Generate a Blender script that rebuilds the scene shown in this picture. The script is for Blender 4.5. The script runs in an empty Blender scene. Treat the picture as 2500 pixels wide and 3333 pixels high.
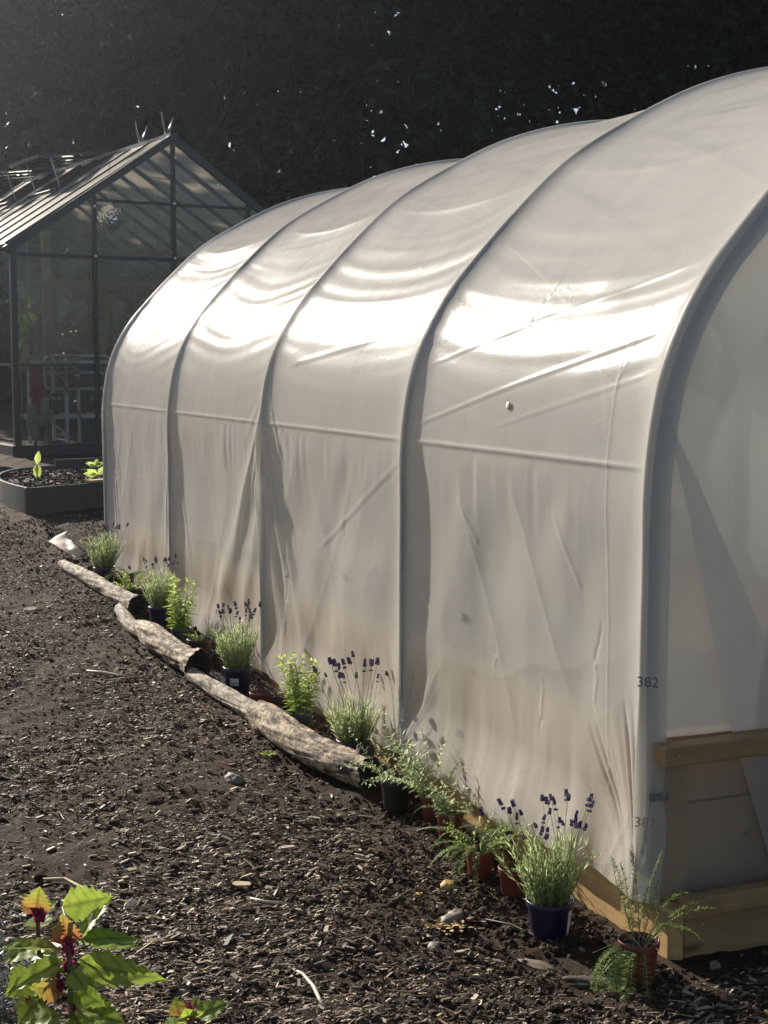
import bpy, math, random
import numpy as np
from mathutils import Vector, Matrix, Euler

random.seed(7); rng = np.random.default_rng(11)
scene = bpy.context.scene
COL = scene.collection
R = math.radians

# ------------------------------------------------------------------ layout
AZ = R(-23.66)                                   # the tunnel runs this way
D = np.array([math.sin(AZ), math.cos(AZ), 0.0])  # along the tunnel, away from the viewer
W = np.array([D[1], -D[0], 0.0])                 # across the tunnel, to the right
P0 = np.array([0.7252, 3.9920, 0.0])             # foot of the first hoop
ROT = -AZ                                        # turn that maps local X,Y to W,D

def gz(a):
    b = 14 - .5*((14-a) + np.sqrt((14-a)**2 + 1))
    return .045*.5*(b + np.sqrt(b*b + 1))
def toL(x, y):
    qx, qy = x-P0[0], y-P0[1]
    return qx*D[0]+qy*D[1], qx*W[0]+qy*W[1]
def T(a, c, z=0.0):                              # tunnel coordinates to world
    p = P0 + D*a + W*c
    return Vector((p[0], p[1], z))
def G(a, c, dz=0.0):                             # on the ground
    return T(a, c, float(gz(a))+dz)

# ------------------------------------------------------------------ numpy noise
def _hash(ix, iy, seed):
    h = (ix.astype(np.int64)*374761393 + iy.astype(np.int64)*668265263 + seed*974634721) & 0x7fffffff
    h = ((h ^ (h >> 13))*1274126177) & 0x7fffffff
    h = (h ^ (h >> 16)) & 0xffff
    return h/65535.0
def vn(x, y, seed=0):                            # smooth value noise in -1..1
    x = np.asarray(x, float); y = np.asarray(y, float)
    x, y = np.broadcast_arrays(x, y)
    ix = np.floor(x); iy = np.floor(y); fx = x-ix; fy = y-iy
    fx = fx*fx*fx*(fx*(fx*6-15)+10); fy = fy*fy*fy*(fy*(fy*6-15)+10)
    a = _hash(ix, iy, seed); b = _hash(ix+1, iy, seed); c = _hash(ix, iy+1, seed); d = _hash(ix+1, iy+1, seed)
    return 2*((a*(1-fx)+b*fx)*(1-fy) + (c*(1-fx)+d*fx)*fy) - 1
def fbm(x, y, seed=0, o=4):
    r = 0; k = 1.0; f = 1.0
    for i in range(o):
        r = r + k*vn(x*f, y*f, seed+i*17); k *= .5; f *= 2.03
    return r
def sstep(a, b, x):
    t = np.clip((x-a)/(b-a), 0, 1); return t*t*(3-2*t)

# ------------------------------------------------------------------ materials
def new_mat(name):
    m = bpy.data.materials.new(name); m.use_nodes = True
    nt = m.node_tree; nt.nodes.clear()
    out = nt.nodes.new('ShaderNodeOutputMaterial')
    return m, nt, out
def N(nt, typ, **kw):
    n = nt.nodes.new('ShaderNode'+typ)
    for k, v in kw.items():
        if k in n.inputs: n.inputs[k].default_value = v
        else: setattr(n, k, v)
    return n
def lk(nt, a, b): nt.links.new(a, b)
def rgba(c): return (c[0], c[1], c[2], 1.0)
def ramp(nt, fac, stops):
    r = nt.nodes.new('ShaderNodeValToRGB')
    while len(r.color_ramp.elements) < len(stops): r.color_ramp.elements.new(.5)
    for e, (p, c) in zip(r.color_ramp.elements, stops):
        e.position = p; e.color = rgba(c)
    lk(nt, fac, r.inputs['Fac']); return r.outputs['Color']
def bump(nt, h, strength, dist=.01, normal=None):
    b = N(nt, 'Bump', Strength=strength, Distance=dist)
    lk(nt, h, b.inputs['Height'])
    if normal is not None: lk(nt, normal, b.inputs['Normal'])
    return b.outputs['Normal']
def coords(nt, kind='Object', scale=(1, 1, 1)):
    t = nt.nodes.new('ShaderNodeTexCoord'); m = N(nt, 'Mapping'); m.inputs['Scale'].default_value = scale
    lk(nt, t.outputs[kind], m.inputs['Vector']); return m.outputs['Vector']
def noise(nt, vec, scale, detail=4, rough=.55):
    n = N(nt, 'TexNoise', Scale=scale, Detail=detail, Roughness=rough)
    lk(nt, vec, n.inputs['Vector']); return n.outputs['Fac']

def mat_plain(name, c1, c2=None, rough=.5, scale=30, metal=0, bmp=.1, spec=.5, stretch=(1, 1, 1)):
    m, nt, out = new_mat(name)
    p = N(nt, 'BsdfPrincipled', Roughness=rough, Metallic=metal)
    p.inputs['Specular IOR Level'].default_value = spec
    v = coords(nt, 'Object', stretch); f = noise(nt, v, scale)
    lk(nt, ramp(nt, f, [(.3, c1), (.7, c2 or tuple(x*.75 for x in c1))]), p.inputs['Base Color'])
    if bmp: lk(nt, bump(nt, f, bmp, .004), p.inputs['Normal'])
    lk(nt, p.outputs[0], out.inputs['Surface']); return m

def mat_film(name, base, trans_c, w_trans, w_clear, rough, fine=1.0, spec=.5, soft=.55):
    m, nt, out = new_mat(name)
    v = coords(nt, 'Object')
    n1 = noise(nt, v, 9, 2); n2 = noise(nt, coords(nt, 'Object', (1, 1, 5)), 20, 3, .5)
    # crossing scratch-like folds from handling
    vv = N(nt, 'TexVoronoi', Scale=4.5, feature='DISTANCE_TO_EDGE')
    wv = N(nt, 'VectorMath', operation='ADD')
    nz = N(nt, 'TexNoise', Scale=3.0, Detail=3.0); lk(nt, v, nz.inputs['Vector'])
    lk(nt, v, wv.inputs[0]); lk(nt, nz.outputs['Color'], wv.inputs[1]); lk(nt, wv.outputs[0], vv.inputs['Vector'])
    msk = ramp(nt, noise(nt, v, 2.3, 2), [(.5, (0, 0, 0)), (.62, (1, 1, 1))])
    cr = ramp(nt, vv.outputs['Distance'], [(0, (1, 1, 1)), (.035, (0, 0, 0))])
    cm = N(nt, 'MixRGB', blend_type='MULTIPLY', Fac=1); lk(nt, cr, cm.inputs[1]); lk(nt, msk, cm.inputs[2])
    b0 = bump(nt, n1, .05*fine, .02)
    b1 = bump(nt, n2, .05*fine, .006, b0)
    b2 = bump(nt, cm.outputs[0], .10*fine, .004, b1)
    p = N(nt, 'BsdfPrincipled', Roughness=rough)
    p.inputs['Specular IOR Level'].default_value = spec
    st = noise(nt, coords(nt, 'Object', (1.2, 1.2, .5)), 3.5, 5, .65)
    lk(nt, ramp(nt, st, [(.3, tuple(x*.94 for x in base)), (.65, base)]), p.inputs['Base Color'])
    lk(nt, b2, p.inputs['Normal'])
    rr = N(nt, 'MapRange'); rr.inputs['To Min'].default_value = rough*.8; rr.inputs['To Max'].default_value = rough*1.25
    lk(nt, st, rr.inputs['Value']); lk(nt, rr.outputs[0], p.inputs['Roughness'])
    t = N(nt, 'BsdfTranslucent', Color=rgba(trans_c)); lk(nt, b1, t.inputs['Normal'])
    mx = N(nt, 'MixShader', Fac=w_trans); lk(nt, p.outputs[0], mx.inputs[1]); lk(nt, t.outputs[0], mx.inputs[2])
    tr = N(nt, 'BsdfTransparent', Color=(.95, .94, .92, 1))
    rf = N(nt, 'BsdfRefraction', Color=(.95, .94, .92, 1), Roughness=.42, IOR=1.22)
    mt = N(nt, 'MixShader', Fac=soft); lk(nt, tr.outputs[0], mt.inputs[1]); lk(nt, rf.outputs[0], mt.inputs[2])
    m2 = N(nt, 'MixShader', Fac=w_clear); lk(nt, mx.outputs[0], m2.inputs[1]); lk(nt, mt.outputs[0], m2.inputs[2])
    # dried soil splashed on the lowest hand's breadth, and a few specks higher up
    sx = N(nt, 'SeparateXYZ'); lk(nt, v, sx.inputs[0])
    zr = N(nt, 'MapRange'); zr.inputs['From Min'].default_value = .10; zr.inputs['From Max'].default_value = .42; zr.inputs['To Min'].default_value = .16; zr.inputs['To Max'].default_value = 0
    lk(nt, sx.outputs['Z'], zr.inputs['Value'])
    sp = noise(nt, v, 70, 6, .8); ad = N(nt, 'Math', operation='ADD'); lk(nt, sp, ad.inputs[0]); lk(nt, zr.outputs[0], ad.inputs[1])
    sm = ramp(nt, ad.outputs[0], [(.66, (0, 0, 0)), (.76, (.75, .75, .75))])
    dd = N(nt, 'BsdfDiffuse', Color=(.16, .11, .075, 1))
    m4 = N(nt, 'MixShader'); lk(nt, sm, m4.inputs[0]); lk(nt, m2.outputs[0], m4.inputs[1]); lk(nt, dd.outputs[0], m4.inputs[2])
    lk(nt, m4.outputs[0], out.inputs['Surface']); return m

def mat_leaf(name, c1, c2, trans=.4, rough=.5, spec=.4):
    m, nt, out = new_mat(name)
    a = N(nt, 'Attribute', attribute_name='tint')
    col = ramp(nt, a.outputs['Fac'], [(0, c1), (1, c2)])
    p = N(nt, 'BsdfPrincipled', Roughness=rough); p.inputs['Specular IOR Level'].default_value = spec
    lk(nt, col, p.inputs['Base Color'])
    t = N(nt, 'BsdfTranslucent')
    g = N(nt, 'Gamma', Gamma=.8); lk(nt, col, g.inputs['Color'])
    lk(nt, g.outputs[0], t.inputs['Color'])
    mx = N(nt, 'MixShader', Fac=trans); lk(nt, p.outputs[0], mx.inputs[1]); lk(nt, t.outputs[0], mx.inputs[2])
    lk(nt, mx.outputs[0], out.inputs['Surface']); return m

def mat_tint(name, stops, rough=.6, bmp=.2, scale=120, spec=.5, gz_=(1, 1, 1)):
    m, nt, out = new_mat(name)
    a = N(nt, 'Attribute', attribute_name='tint')
    p = N(nt, 'BsdfPrincipled', Roughness=rough); p.inputs['Specular IOR Level'].default_value = spec
    col = ramp(nt, a.outputs['Fac'], stops)
    f = noise(nt, coords(nt, 'Object', gz_), scale)
    mxc = N(nt, 'MixRGB', blend_type='MULTIPLY', Fac=.6)
    lk(nt, col, mxc.inputs[1]); lk(nt, ramp(nt, f, [(.25, (.55, .5, .45)), (.6, (1, 1, 1))]), mxc.inputs[2])
    lk(nt, mxc.outputs[0], p.inputs['Base Color'])
    if bmp: lk(nt, bump(nt, f, bmp, .003), p.inputs['Normal'])
    lk(nt, p.outputs[0], out.inputs['Surface']); return m

def mat_glass(name, clear=.82, tint=(.93, .95, .94), rough=.02):
    m, nt, out = new_mat(name)
    tr = N(nt, 'BsdfTransparent', Color=rgba(tint)); g = N(nt, 'BsdfGlossy', Roughness=rough)
    d = N(nt, 'BsdfDiffuse', Color=(.5, .5, .48, 1))
    f = N(nt, 'Fresnel', IOR=1.5)
    v = coords(nt); n = noise(nt, v, 1.3, 4)
    lk(nt, bump(nt, n, .12, .03), g.inputs['Normal'])
    dm = N(nt, 'MixShader')
    dust_glare = ramp(nt, noise(nt, v, 4, 6, .7), [(.38, (.03, .03, .03)), (.8, (.20, .20, .20))])  # dust, made stronger to stand in for hazy reflections in the panes
    lk(nt, dust_glare, dm.inputs[0]); lk(nt, tr.outputs[0], dm.inputs[1]); lk(nt, d.outputs[0], dm.inputs[2])
    mx = N(nt, 'MixShader'); lk(nt, f.outputs[0], mx.inputs[0]); lk(nt, dm.outputs[0], mx.inputs[1]); lk(nt, g.outputs[0], mx.inputs[2])
    lk(nt, mx.outputs[0], out.inputs['Surface']); return m

def mat_wood(name, c1, c2, rough=.6, axis=1, scale=10):
    m, nt, out = new_mat(name)
    s = [14, 14, 14]; s[axis] = .8
    v = coords(nt, 'Object', tuple(s)); f = noise(nt, v, 3.0, 6, .6)
    v2 = coords(nt); f2 = noise(nt, v2, scale, 3)
    p = N(nt, 'BsdfPrincipled', Roughness=rough)
    c = ramp(nt, f, [(.25, c1), (.55, c2), (.8, tuple(x*.9 for x in c1))])
    mx = N(nt, 'MixRGB', blend_type='MULTIPLY', Fac=.5); lk(nt, c, mx.inputs[1])
    ks = [9, 9, 9]; ks[axis] = 3.2
    kn = N(nt, 'TexVoronoi', Scale=1.0); lk(nt, coords(nt, 'Object', tuple(ks)), kn.inputs['Vector'])
    kc = ramp(nt, kn.outputs['Distance'], [(.05, (.22, .13, .08)), (.10, (.75, .68, .6)), (.16, (1, 1, 1))])
    lk(nt, ramp(nt, f2, [(.3, (.6, .55, .5)), (.65, (1, 1, 1))]), mx.inputs[2])
    my = N(nt, 'MixRGB', blend_type='MULTIPLY', Fac=.85); lk(nt, mx.outputs[0], my.inputs[1]); lk(nt, kc, my.inputs[2]); mx = my
    lk(nt, mx.outputs[0], p.inputs['Base Color']); lk(nt, bump(nt, f, .25, .004), p.inputs['Normal'])
    lk(nt, p.outputs[0], out.inputs['Surface']); return m

def mat_bark(name, pale, mid, dark, crack=.5):
    m, nt, out = new_mat(name)
    v = coords(nt, 'Object', (1, 1, 1))
    f = noise(nt, v, 15, 9, .72); f2 = noise(nt, v, 70, 5, .65)
    uv = N(nt, 'Attribute', attribute_name='grain')
    def grain(sx, sy, det):
        mp = N(nt, 'Mapping'); mp.inputs['Scale'].default_value = (sx, sy, 1); lk(nt, uv.outputs['Vector'], mp.inputs['Vector'])
        g = N(nt, 'TexNoise', Scale=1.0, Detail=det, Roughness=.68); lk(nt, mp.outputs[0], g.inputs['Vector']); return g.outputs['Fac']
    g1 = grain(9, 42, 9.0); g2 = grain(20, 22, 8.0)
    col = ramp(nt, f, [(.36, dark), (.46, mid), (.56, pale)])
    crk = ramp(nt, g1, [(.42, (.06, .045, .035)), (.50, (1, 1, 1))])
    pat = ramp(nt, g2, [(.42, (.10, .075, .055)), (.50, (1, 1, 1))])
    mx = N(nt, 'MixRGB', blend_type='MULTIPLY', Fac=crack); lk(nt, col, mx.inputs[1]); lk(nt, crk, mx.inputs[2])
    my = N(nt, 'MixRGB', blend_type='MULTIPLY', Fac=.85); lk(nt, mx.outputs[0], my.inputs[1]); lk(nt, pat, my.inputs[2])
    p = N(nt, 'BsdfPrincipled', Roughness=.75); p.inputs['Specular IOR Level'].default_value = .3
    lk(nt, my.outputs[0], p.inputs['Base Color'])
    b = bump(nt, g1, .8, .015); b = bump(nt, g2, .7, .02, b); b = bump(nt, f, .6, .02, b); b = bump(nt, f2, .4, .006, b)
    lk(nt, b, p.inputs['Normal']); lk(nt, p.outputs[0], out.inputs['Surface']); return m

def mat_ground():
    m, nt, out = new_mat('bare_earth')
    v = coords(nt)
    f1 = noise(nt, v, 1.1, 5); f2 = noise(nt, v, 38, 8, .75); f3 = noise(nt, v, 160, 5, .7)
    c = ramp(nt, f1, [(.3, (.046, .028, .017)), (.55, (.080, .049, .029)), (.75, (.145, .090, .053))])
    mx = N(nt, 'MixRGB', blend_type='MULTIPLY', Fac=.8); lk(nt, c, mx.inputs[1])
    lk(nt, ramp(nt, f2, [(.32, (.35, .33, .31)), (.6, (1, 1, 1))]), mx.inputs[2])
    p = N(nt, 'BsdfPrincipled', Roughness=.85); p.inputs['Specular IOR Level'].default_value = .10
    lk(nt, mx.outputs[0], p.inputs['Base Color'])
    b = bump(nt, f2, .9, .03); b = bump(nt, f3, .6, .008, b); lk(nt, b, p.inputs['Normal'])
    lk(nt, p.outputs[0], out.inputs['Surface']); return m

M = {}
M['film'] = mat_film('tunnel_film', (.83, .805, .75), (.89, .835, .73), .50, .17, .27, .9, .17)
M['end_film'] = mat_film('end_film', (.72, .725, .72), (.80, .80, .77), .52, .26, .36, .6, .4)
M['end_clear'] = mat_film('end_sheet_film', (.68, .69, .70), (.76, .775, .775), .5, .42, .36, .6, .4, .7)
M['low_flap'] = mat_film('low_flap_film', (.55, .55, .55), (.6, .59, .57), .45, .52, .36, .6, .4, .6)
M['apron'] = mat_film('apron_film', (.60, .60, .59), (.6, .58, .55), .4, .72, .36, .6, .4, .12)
M['pipe'] = mat_plain('galvanised_pipe', (.42, .43, .44), (.30, .31, .33), .38, 20, .7, .05)
M['timber'] = mat_wood('sawn_timber', (.62, .40, .18), (.50, .31, .13), .6, 1)
M['timber_x_shaded'] = mat_wood('shaded_timber_across', (.40, .25, .11), (.30, .185, .078), .6, 0)  # darkened so the colour carries the shade on the end wall boards
M['bedwood'] = mat_wood('bed_timber', (.66, .45, .26), (.56, .37, .20), .6, 1)
M['timber_z'] = mat_wood('sawn_timber_upright', (.56, .35, .16), (.44, .27, .12), .6, 2)
M['alu'] = mat_plain('black_frame', (.018, .020, .022), (.026, .028, .030), .38, 20, .0, .03)
M['alu_pale'] = mat_plain('bare_aluminium', (.55, .56, .57), (.45, .46, .47), .3, 20, .85, .03)
M['glass'] = mat_glass('greenhouse_glass')
M['roof_sheet'] = mat_film('roof_sheet', (.66, .58, .47), (.70, .58, .43), .45, .10, .30, .2)
M['white'] = mat_plain('white_metal', (.62, .63, .62), (.5, .5, .5), .4, 12)
M['blackplastic'] = mat_plain('black_plastic', (.012, .012, .013), (.02, .02, .02), .42, 40, 0, .05)
M['bedboard'] = mat_plain('dark_recycled_board', (.060, .060, .060), (.040, .041, .043), .48, 14, 0, .2, .5, (1, 1, 5))
M['soil'] = mat_ground()
M['compost'] = mat_plain('compost', (.030, .021, .015), (.06, .04, .028), .85, 60, 0, .9)
M['navy'] = mat_plain('navy_plastic', (.013, .009, .046), (.009, .007, .03), .38, 20, 0, .03)
M['terra'] = mat_plain('terracotta_plastic', (.17, .036, .020), (.12, .028, .016), .45, 18, 0, .05)
M['brownpot'] = mat_plain('brown_plastic', (.085, .040, .026), (.06, .03, .02), .42, 18, 0, .05)
M['greypot'] = mat_plain('grey_plastic', (.095, .105, .10), (.075, .082, .08), .5, 18, 0, .05)
M['paper'] = mat_plain('white_sticker', (.72, .72, .70), (.66, .66, .63), .6, 20, 0, .02)
M['ink'] = mat_plain('ink', (.15, .15, .155), (.11, .11, .12), .7, 30, 0, 0)
M['faded'] = mat_plain('faded_ink', (.34, .33, .31), (.26, .25, .24), .7, 60, 0, 0)
M['stampink'] = mat_plain('stamp_ink', (.12, .08, .05), (.2, .13, .08), .8, 90, 0, 0)
M['cream'] = mat_plain('cream_sheet', (.60, .50, .38), (.5, .40, .29), .6, 8, 0, .2)
M['lav_leaf'] = mat_leaf('lavender_leaf', (.075, .125, .035), (.50, .58, .26), .45)
M['lav_stem'] = mat_leaf('lavender_stem', (.20, .26, .09), (.32, .38, .15), .3)
M['lav_head'] = mat_tint('lavender_flower', [(0, (.035, .022, .055)), (.6, (.12, .085, .20)), (1, (.36, .29, .56))], .7, .1, 60, .3)
M['mint'] = mat_leaf('bright_leaf', (.20, .32, .045), (.44, .53, .12), .55)
M['sage'] = mat_leaf('soft_green_leaf', (.22, .32, .11), (.52, .60, .32), .42)
M['fern'] = mat_leaf('feathery_leaf', (.17, .27, .06), (.38, .48, .14), .5)
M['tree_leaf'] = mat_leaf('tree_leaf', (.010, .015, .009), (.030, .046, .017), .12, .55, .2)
M['trunk'] = mat_plain('tree_bark', (.045, .036, .028), (.025, .02, .016), .9, 9, 0, .6, .2, (1, 1, .25))
M['bark'] = mat_bark('weathered_bark', (.60, .47, .32), (.36, .26, .17), (.13, .09, .06), .85)
M['birch'] = mat_bark('pale_branch_bark', (.58, .48, .37), (.38, .30, .22), (.14, .105, .08), .6)
M['log_end'] = mat_plain('rotten_shaded_end', (.07, .048, .032), (.022, .016, .012), .9, 35, 0, .9)  # dark tone holds the shade on log ends; rotten wood shares it
M['chips'] = mat_tint('wood_chips', [(0, (.030, .020, .013)), (.38, (.105, .069, .045)), (.62, (.29, .20, .128)), (.80, (.54, .41, .27)), (1, (.86, .71, .49))], .6, .3, 90, .30)
M['clods'] = mat_tint('soil_clods', [(0, (.028, .019, .013)), (.8, (.085, .058, .040)), (1, (.34, .25, .17))], .85, .5, 70, .12)
M['stone'] = mat_plain('grey_stone', (.20, .17, .14), (.13, .11, .09), .7, 25, 0, .5)
M['ochre'] = mat_plain('ochre_stone', (.52, .34, .12), (.40, .25, .08), .75, 25, 0, .6)
M['straw'] = mat_plain('dry_straw', (.52, .40, .21), (.38, .28, .14), .65, 40, 0, .3)
M['palestick'] = mat_plain('pale_stick', (.60, .52, .40), (.48, .40, .29), .6, 40, 0, .3)
M['oldplank'] = mat_wood('old_plank', (.20, .14, .09), (.12, .085, .055), .75, 0)
M['plank_x_shaded'] = mat_wood('shaded_plank_across', (.17, .11, .065), (.11, .075, .045), .75, 0)  # greenhouse timber, dimmed in colour for the shade indoors
M['orach_stem'] = mat_leaf('orach_stem', (.14, .20, .05), (.26, .02, .08), .15)
M['magenta'] = mat_leaf('magenta_growth', (.22, .012, .055), (.40, .03, .13), .3)
M['silver'] = mat_leaf('silver_leaf', (.09, .10, .09), (.25, .27, .25), .15, .35)
M['flower_white'] = mat_plain('white_petal', (.75, .73, .62), (.66, .62, .48), .6, 60, 0, .05)
M['flower_yellow'] = mat_plain('yellow_petal', (.75, .48, .05), (.6, .35, .03), .6, 60, 0, .05)
M['pink'] = mat_plain('red_glove_cloth', (.38, .025, .06), (.26, .018, .04), .8, 50, 0, .3)
M['glove'] = mat_plain('buff_glove_cloth', (.40, .31, .21), (.28, .22, .15), .8, 40, 0, .3)
M['glovegreen'] = mat_plain('pale_green_glove_cloth', (.33, .38, .28), (.24, .28, .2), .8, 40, 0, .3)
M['mirror'] = mat_plain('mirror_tile', (.92, .95, .98), (.85, .88, .93), .03, 60, 1.0, 0)
M['poly'] = mat_glass('clear_polythene', .8, (.90, .90, .88), .08)

def mat_orach():
    m, nt, out = new_mat('orach_leaf')
    a = N(nt, 'Attribute', attribute_name='tint'); v = N(nt, 'Attribute', attribute_name='vein')
    col = ramp(nt, a.outputs['Fac'], [(0, (.20, .34, .04)), (.35, (.36, .44, .07)), (.62, (.44, .26, .07)), (1, (.38, .05, .07))])
    mx = N(nt, 'MixRGB', blend_type='MULTIPLY'); lk(nt, v.outputs['Fac'], mx.inputs[0]); lk(nt, col, mx.inputs[1]); mx.inputs[2].default_value = (.50, .46, .40, 1)
    p = N(nt, 'BsdfPrincipled', Roughness=.42); p.inputs['Specular IOR Level'].default_value = .45
    lk(nt, mx.outputs[0], p.inputs['Base Color'])
    f = noise(nt, coords(nt), 60, 4); lk(nt, bump(nt, f, .25, .005), p.inputs['Normal'])
    t = N(nt, 'BsdfTranslucent'); lk(nt, mx.outputs[0], t.inputs['Color'])
    ms = N(nt, 'MixShader', Fac=.48); lk(nt, p.outputs[0], ms.inputs[1]); lk(nt, t.outputs[0], ms.inputs[2])
    lk(nt, ms.outputs[0], out.inputs['Surface']); return m
M['orach'] = mat_orach()

# ------------------------------------------------------------------ object helpers
def tag(o, label=None, cat=None, group=None, kind=None):
    if label: o['label'] = label
    if cat: o['category'] = cat
    if group: o['group'] = group
    if kind: o['kind'] = kind
    return o
def thing(name, label, cat, loc=(0, 0, 0), rotz=0, group=None):
    o = bpy.data.objects.new(name, None); COL.objects.link(o)
    o.empty_display_size = .1
    o.location = loc; o.rotation_euler = (0, 0, rotz)
    return tag(o, label, cat, group)
def link(name, me, parent=None):
    o = bpy.data.objects.new(name, me); COL.objects.link(o)
    if parent: o.parent = parent
    return o
def np_mesh(name, V, F, mat, smooth=False, tint=None, attrs=None):
    """V (n,3), F (m,4) or (m,3) -> mesh data"""
    V = np.asarray(V, np.float32); F = np.asarray(F, np.int32)
    me = bpy.data.meshes.new(name); k = F.shape[1]
    me.vertices.add(len(V)); me.vertices.foreach_set('co', V.ravel())
    me.loops.add(F.size); me.loops.foreach_set('vertex_index', F.ravel())
    me.polygons.add(len(F)); me.polygons.foreach_set('loop_start', np.arange(0, F.size, k, dtype=np.int32))
    me.polygons.foreach_set('loop_total', np.full(len(F), k, np.int32))
    me.update(calc_edges=True)
    me.polygons.foreach_set('use_smooth', np.full(len(F), smooth))
    if tint is not None:
        at = me.attributes.new('tint', 'FLOAT', 'POINT'); at.data.foreach_set('value', np.asarray(tint, np.float32))
    for nm, arr in (attrs or {}).items():
        arr = np.asarray(arr, np.float32)
        if arr.ndim == 1:
            at = me.attributes.new(nm, 'FLOAT', 'POINT'); at.data.foreach_set('value', arr)
        else:
            at = me.attributes.new(nm, 'FLOAT_VECTOR', 'POINT'); at.data.foreach_set('vector', arr.ravel())
    me.materials.append(mat); me.validate(); return me
class MB:
    """collects shapes for one mesh"""
    def __init__(s): s.v = []; s.f = []; s.t = []
    def add(s, vs, fs, t=.5):
        b = len(s.v); s.v += [tuple(map(float, v)) for v in vs]; s.f += [tuple(i+b for i in f) for f in fs]; s.t += [t]*len(vs)
        return s
    def box(s, a, b, t=.5):
        (x0, y0, z0), (x1, y1, z1) = a, b
        return s.add([(x0, y0, z0), (x1, y0, z0), (x1, y1, z0), (x0, y1, z0), (x0, y0, z1), (x1, y0, z1), (x1, y1, z1), (x0, y1, z1)],
                     [(0, 3, 2, 1), (4, 5, 6, 7), (0, 1, 5, 4), (1, 2, 6, 5), (2, 3, 7, 6), (3, 0, 4, 7)], t)
    def bar(s, p, q, w, h=None, up=(0, 0, 1), t=.5):
        p, q = Vector(p), Vector(q); h = h or w
        d = (q-p).normalized(); u = Vector(up)
        if abs(d.dot(u)) > .98: u = Vector((0, 1, 0))
        x = d.cross(u).normalized()*w/2; y = x.cross(d).normalized()*h/2
        vs = [p-x-y, p+x-y, p+x+y, p-x+y, q-x-y, q+x-y, q+x+y, q-x+y]
        return s.add(vs, [(0, 1, 2, 3), (7, 6, 5, 4), (0, 4, 5, 1), (1, 5, 6, 2), (2, 6, 7, 3), (3, 7, 4, 0)], t)
    def tube(s, pts, r, n=8, cap=True, t=.5):
        pts = [Vector(p) for p in pts]; k = len(pts)
        rs = r if isinstance(r, (list, tuple)) else [r]*k
        tan = [(pts[min(i+1, k-1)]-pts[max(i-1, 0)]).normalized() for i in range(k)]
        u = tan[0].orthogonal().normalized(); vs = []; fs = []
        for i in range(k):
            u = (u - tan[i]*u.dot(tan[i])).normalized(); w = tan[i].cross(u)
            for j in range(n):
                a = 2*math.pi*j/n; vs.append(pts[i]+(u*math.cos(a)+w*math.sin(a))*rs[i])
        for i in range(k-1):
            for j in range(n):
                fs.append((i*n+j, i*n+(j+1) % n, (i+1)*n+(j+1) % n, (i+1)*n+j))
        if cap: fs += [tuple(range(n-1, -1, -1)), tuple(range((k-1)*n, k*n))]
        return s.add(vs, fs, t)
    def lathe(s, prof, n=28, t=.5):
        vs = []; fs = []
        for r, z in prof:
            for j in range(n):
                a = 2*math.pi*j/n; vs.append((r*math.cos(a), r*math.sin(a), z))
        for i in range(len(prof)-1):
            for j in range(n): fs.append((i*n+j, i*n+(j+1) % n, (i+1)*n+(j+1) % n, (i+1)*n+j))
        return s.add(vs, fs, t)
    def mesh(s, name, mat, smooth=False, bevel=0):
        me = bpy.data.meshes.new(name); me.from_pydata(s.v, [], s.f)
        at = me.attributes.new('tint', 'FLOAT', 'POINT'); at.data.foreach_set('value', np.asarray(s.t, np.float32))
        me.materials.append(mat); me.update()
        if smooth: me.polygons.foreach_set('use_smooth', np.full(len(me.polygons), True))
        return me
    def build(s, name, mat, parent=None, smooth=False, bevel=0):
        o = link(name, s.mesh(name, mat, smooth), parent)
        if bevel:
            b = o.modifiers.new('bevel', 'BEVEL'); b.width = bevel; b.segments = 2; b.limit_method = 'ANGLE'
        return o

def inst(tv, tf, O, X, Y, Z, S):
    """copies of a template: verts tv (n,3), faces tf (m,k); frames X,Y,Z (N,3), scales S (N,3)"""
    tv = np.asarray(tv, float); tf = np.asarray(tf, int); O = np.asarray(O, float)
    V = O[:, None, :] + tv[None, :, 0, None]*(X*S[:, 0:1])[:, None, :] + tv[None, :, 1, None]*(Y*S[:, 1:2])[:, None, :] + tv[None, :, 2, None]*(Z*S[:, 2:3])[:, None, :]
    n = len(tv); F = tf[None] + (np.arange(len(O))*n)[:, None, None]
    return V.reshape(-1, 3), F.reshape(-1, tf.shape[1])
def norm(v): return v/np.maximum(np.linalg.norm(v, axis=-1, keepdims=True), 1e-9)
def frames(dirs, up=None):
    """Y along dirs, Z roughly up, random roll if up is None"""
    Y = norm(np.asarray(dirs, float)); n = len(Y)
    u = rng.normal(size=(n, 3)) if up is None else np.broadcast_to(np.asarray(up, float), (n, 3)) + rng.normal(size=(n, 3))*.15
    X = norm(np.cross(Y, u)); Z = np.cross(X, Y); return X, Y, Z
# leaf templates (x side, y along, z lift)
LEAF_V = [(-.08, 0, 0), (.08, 0, 0), (-.5, .35, .10), (0, .35, 0), (.5, .35, .10), (-.38, .7, .06), (0, .7, -.05), (.38, .7, .06), (-.02, 1, -.14), (.02, 1, -.14)]
LEAF_F = [(0, 1, 3, 2), (1, 4, 3, 3), (2, 3, 6, 5), (3, 4, 7, 6), (5, 6, 8, 8), (6, 7, 9, 8)]
LEAF_F = [(0, 3, 2, 2), (0, 1, 3, 3), (1, 4, 3, 3), (2, 3, 6, 5), (3, 4, 7, 6), (5, 6, 9, 8), (6, 7, 9, 9)]
LEAF_T = [(0, 1, 3), (0, 3, 2), (1, 4, 3), (2, 3, 6), (2, 6, 5), (3, 4, 7), (3, 7, 6), (5, 6, 8), (6, 9, 8), (6, 7, 9)]
BLADE_V = [(-.5, 0, 0), (.5, 0, 0), (-.5, .5, .04), (.5, .5, .04), (0, 1, 0)]
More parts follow.
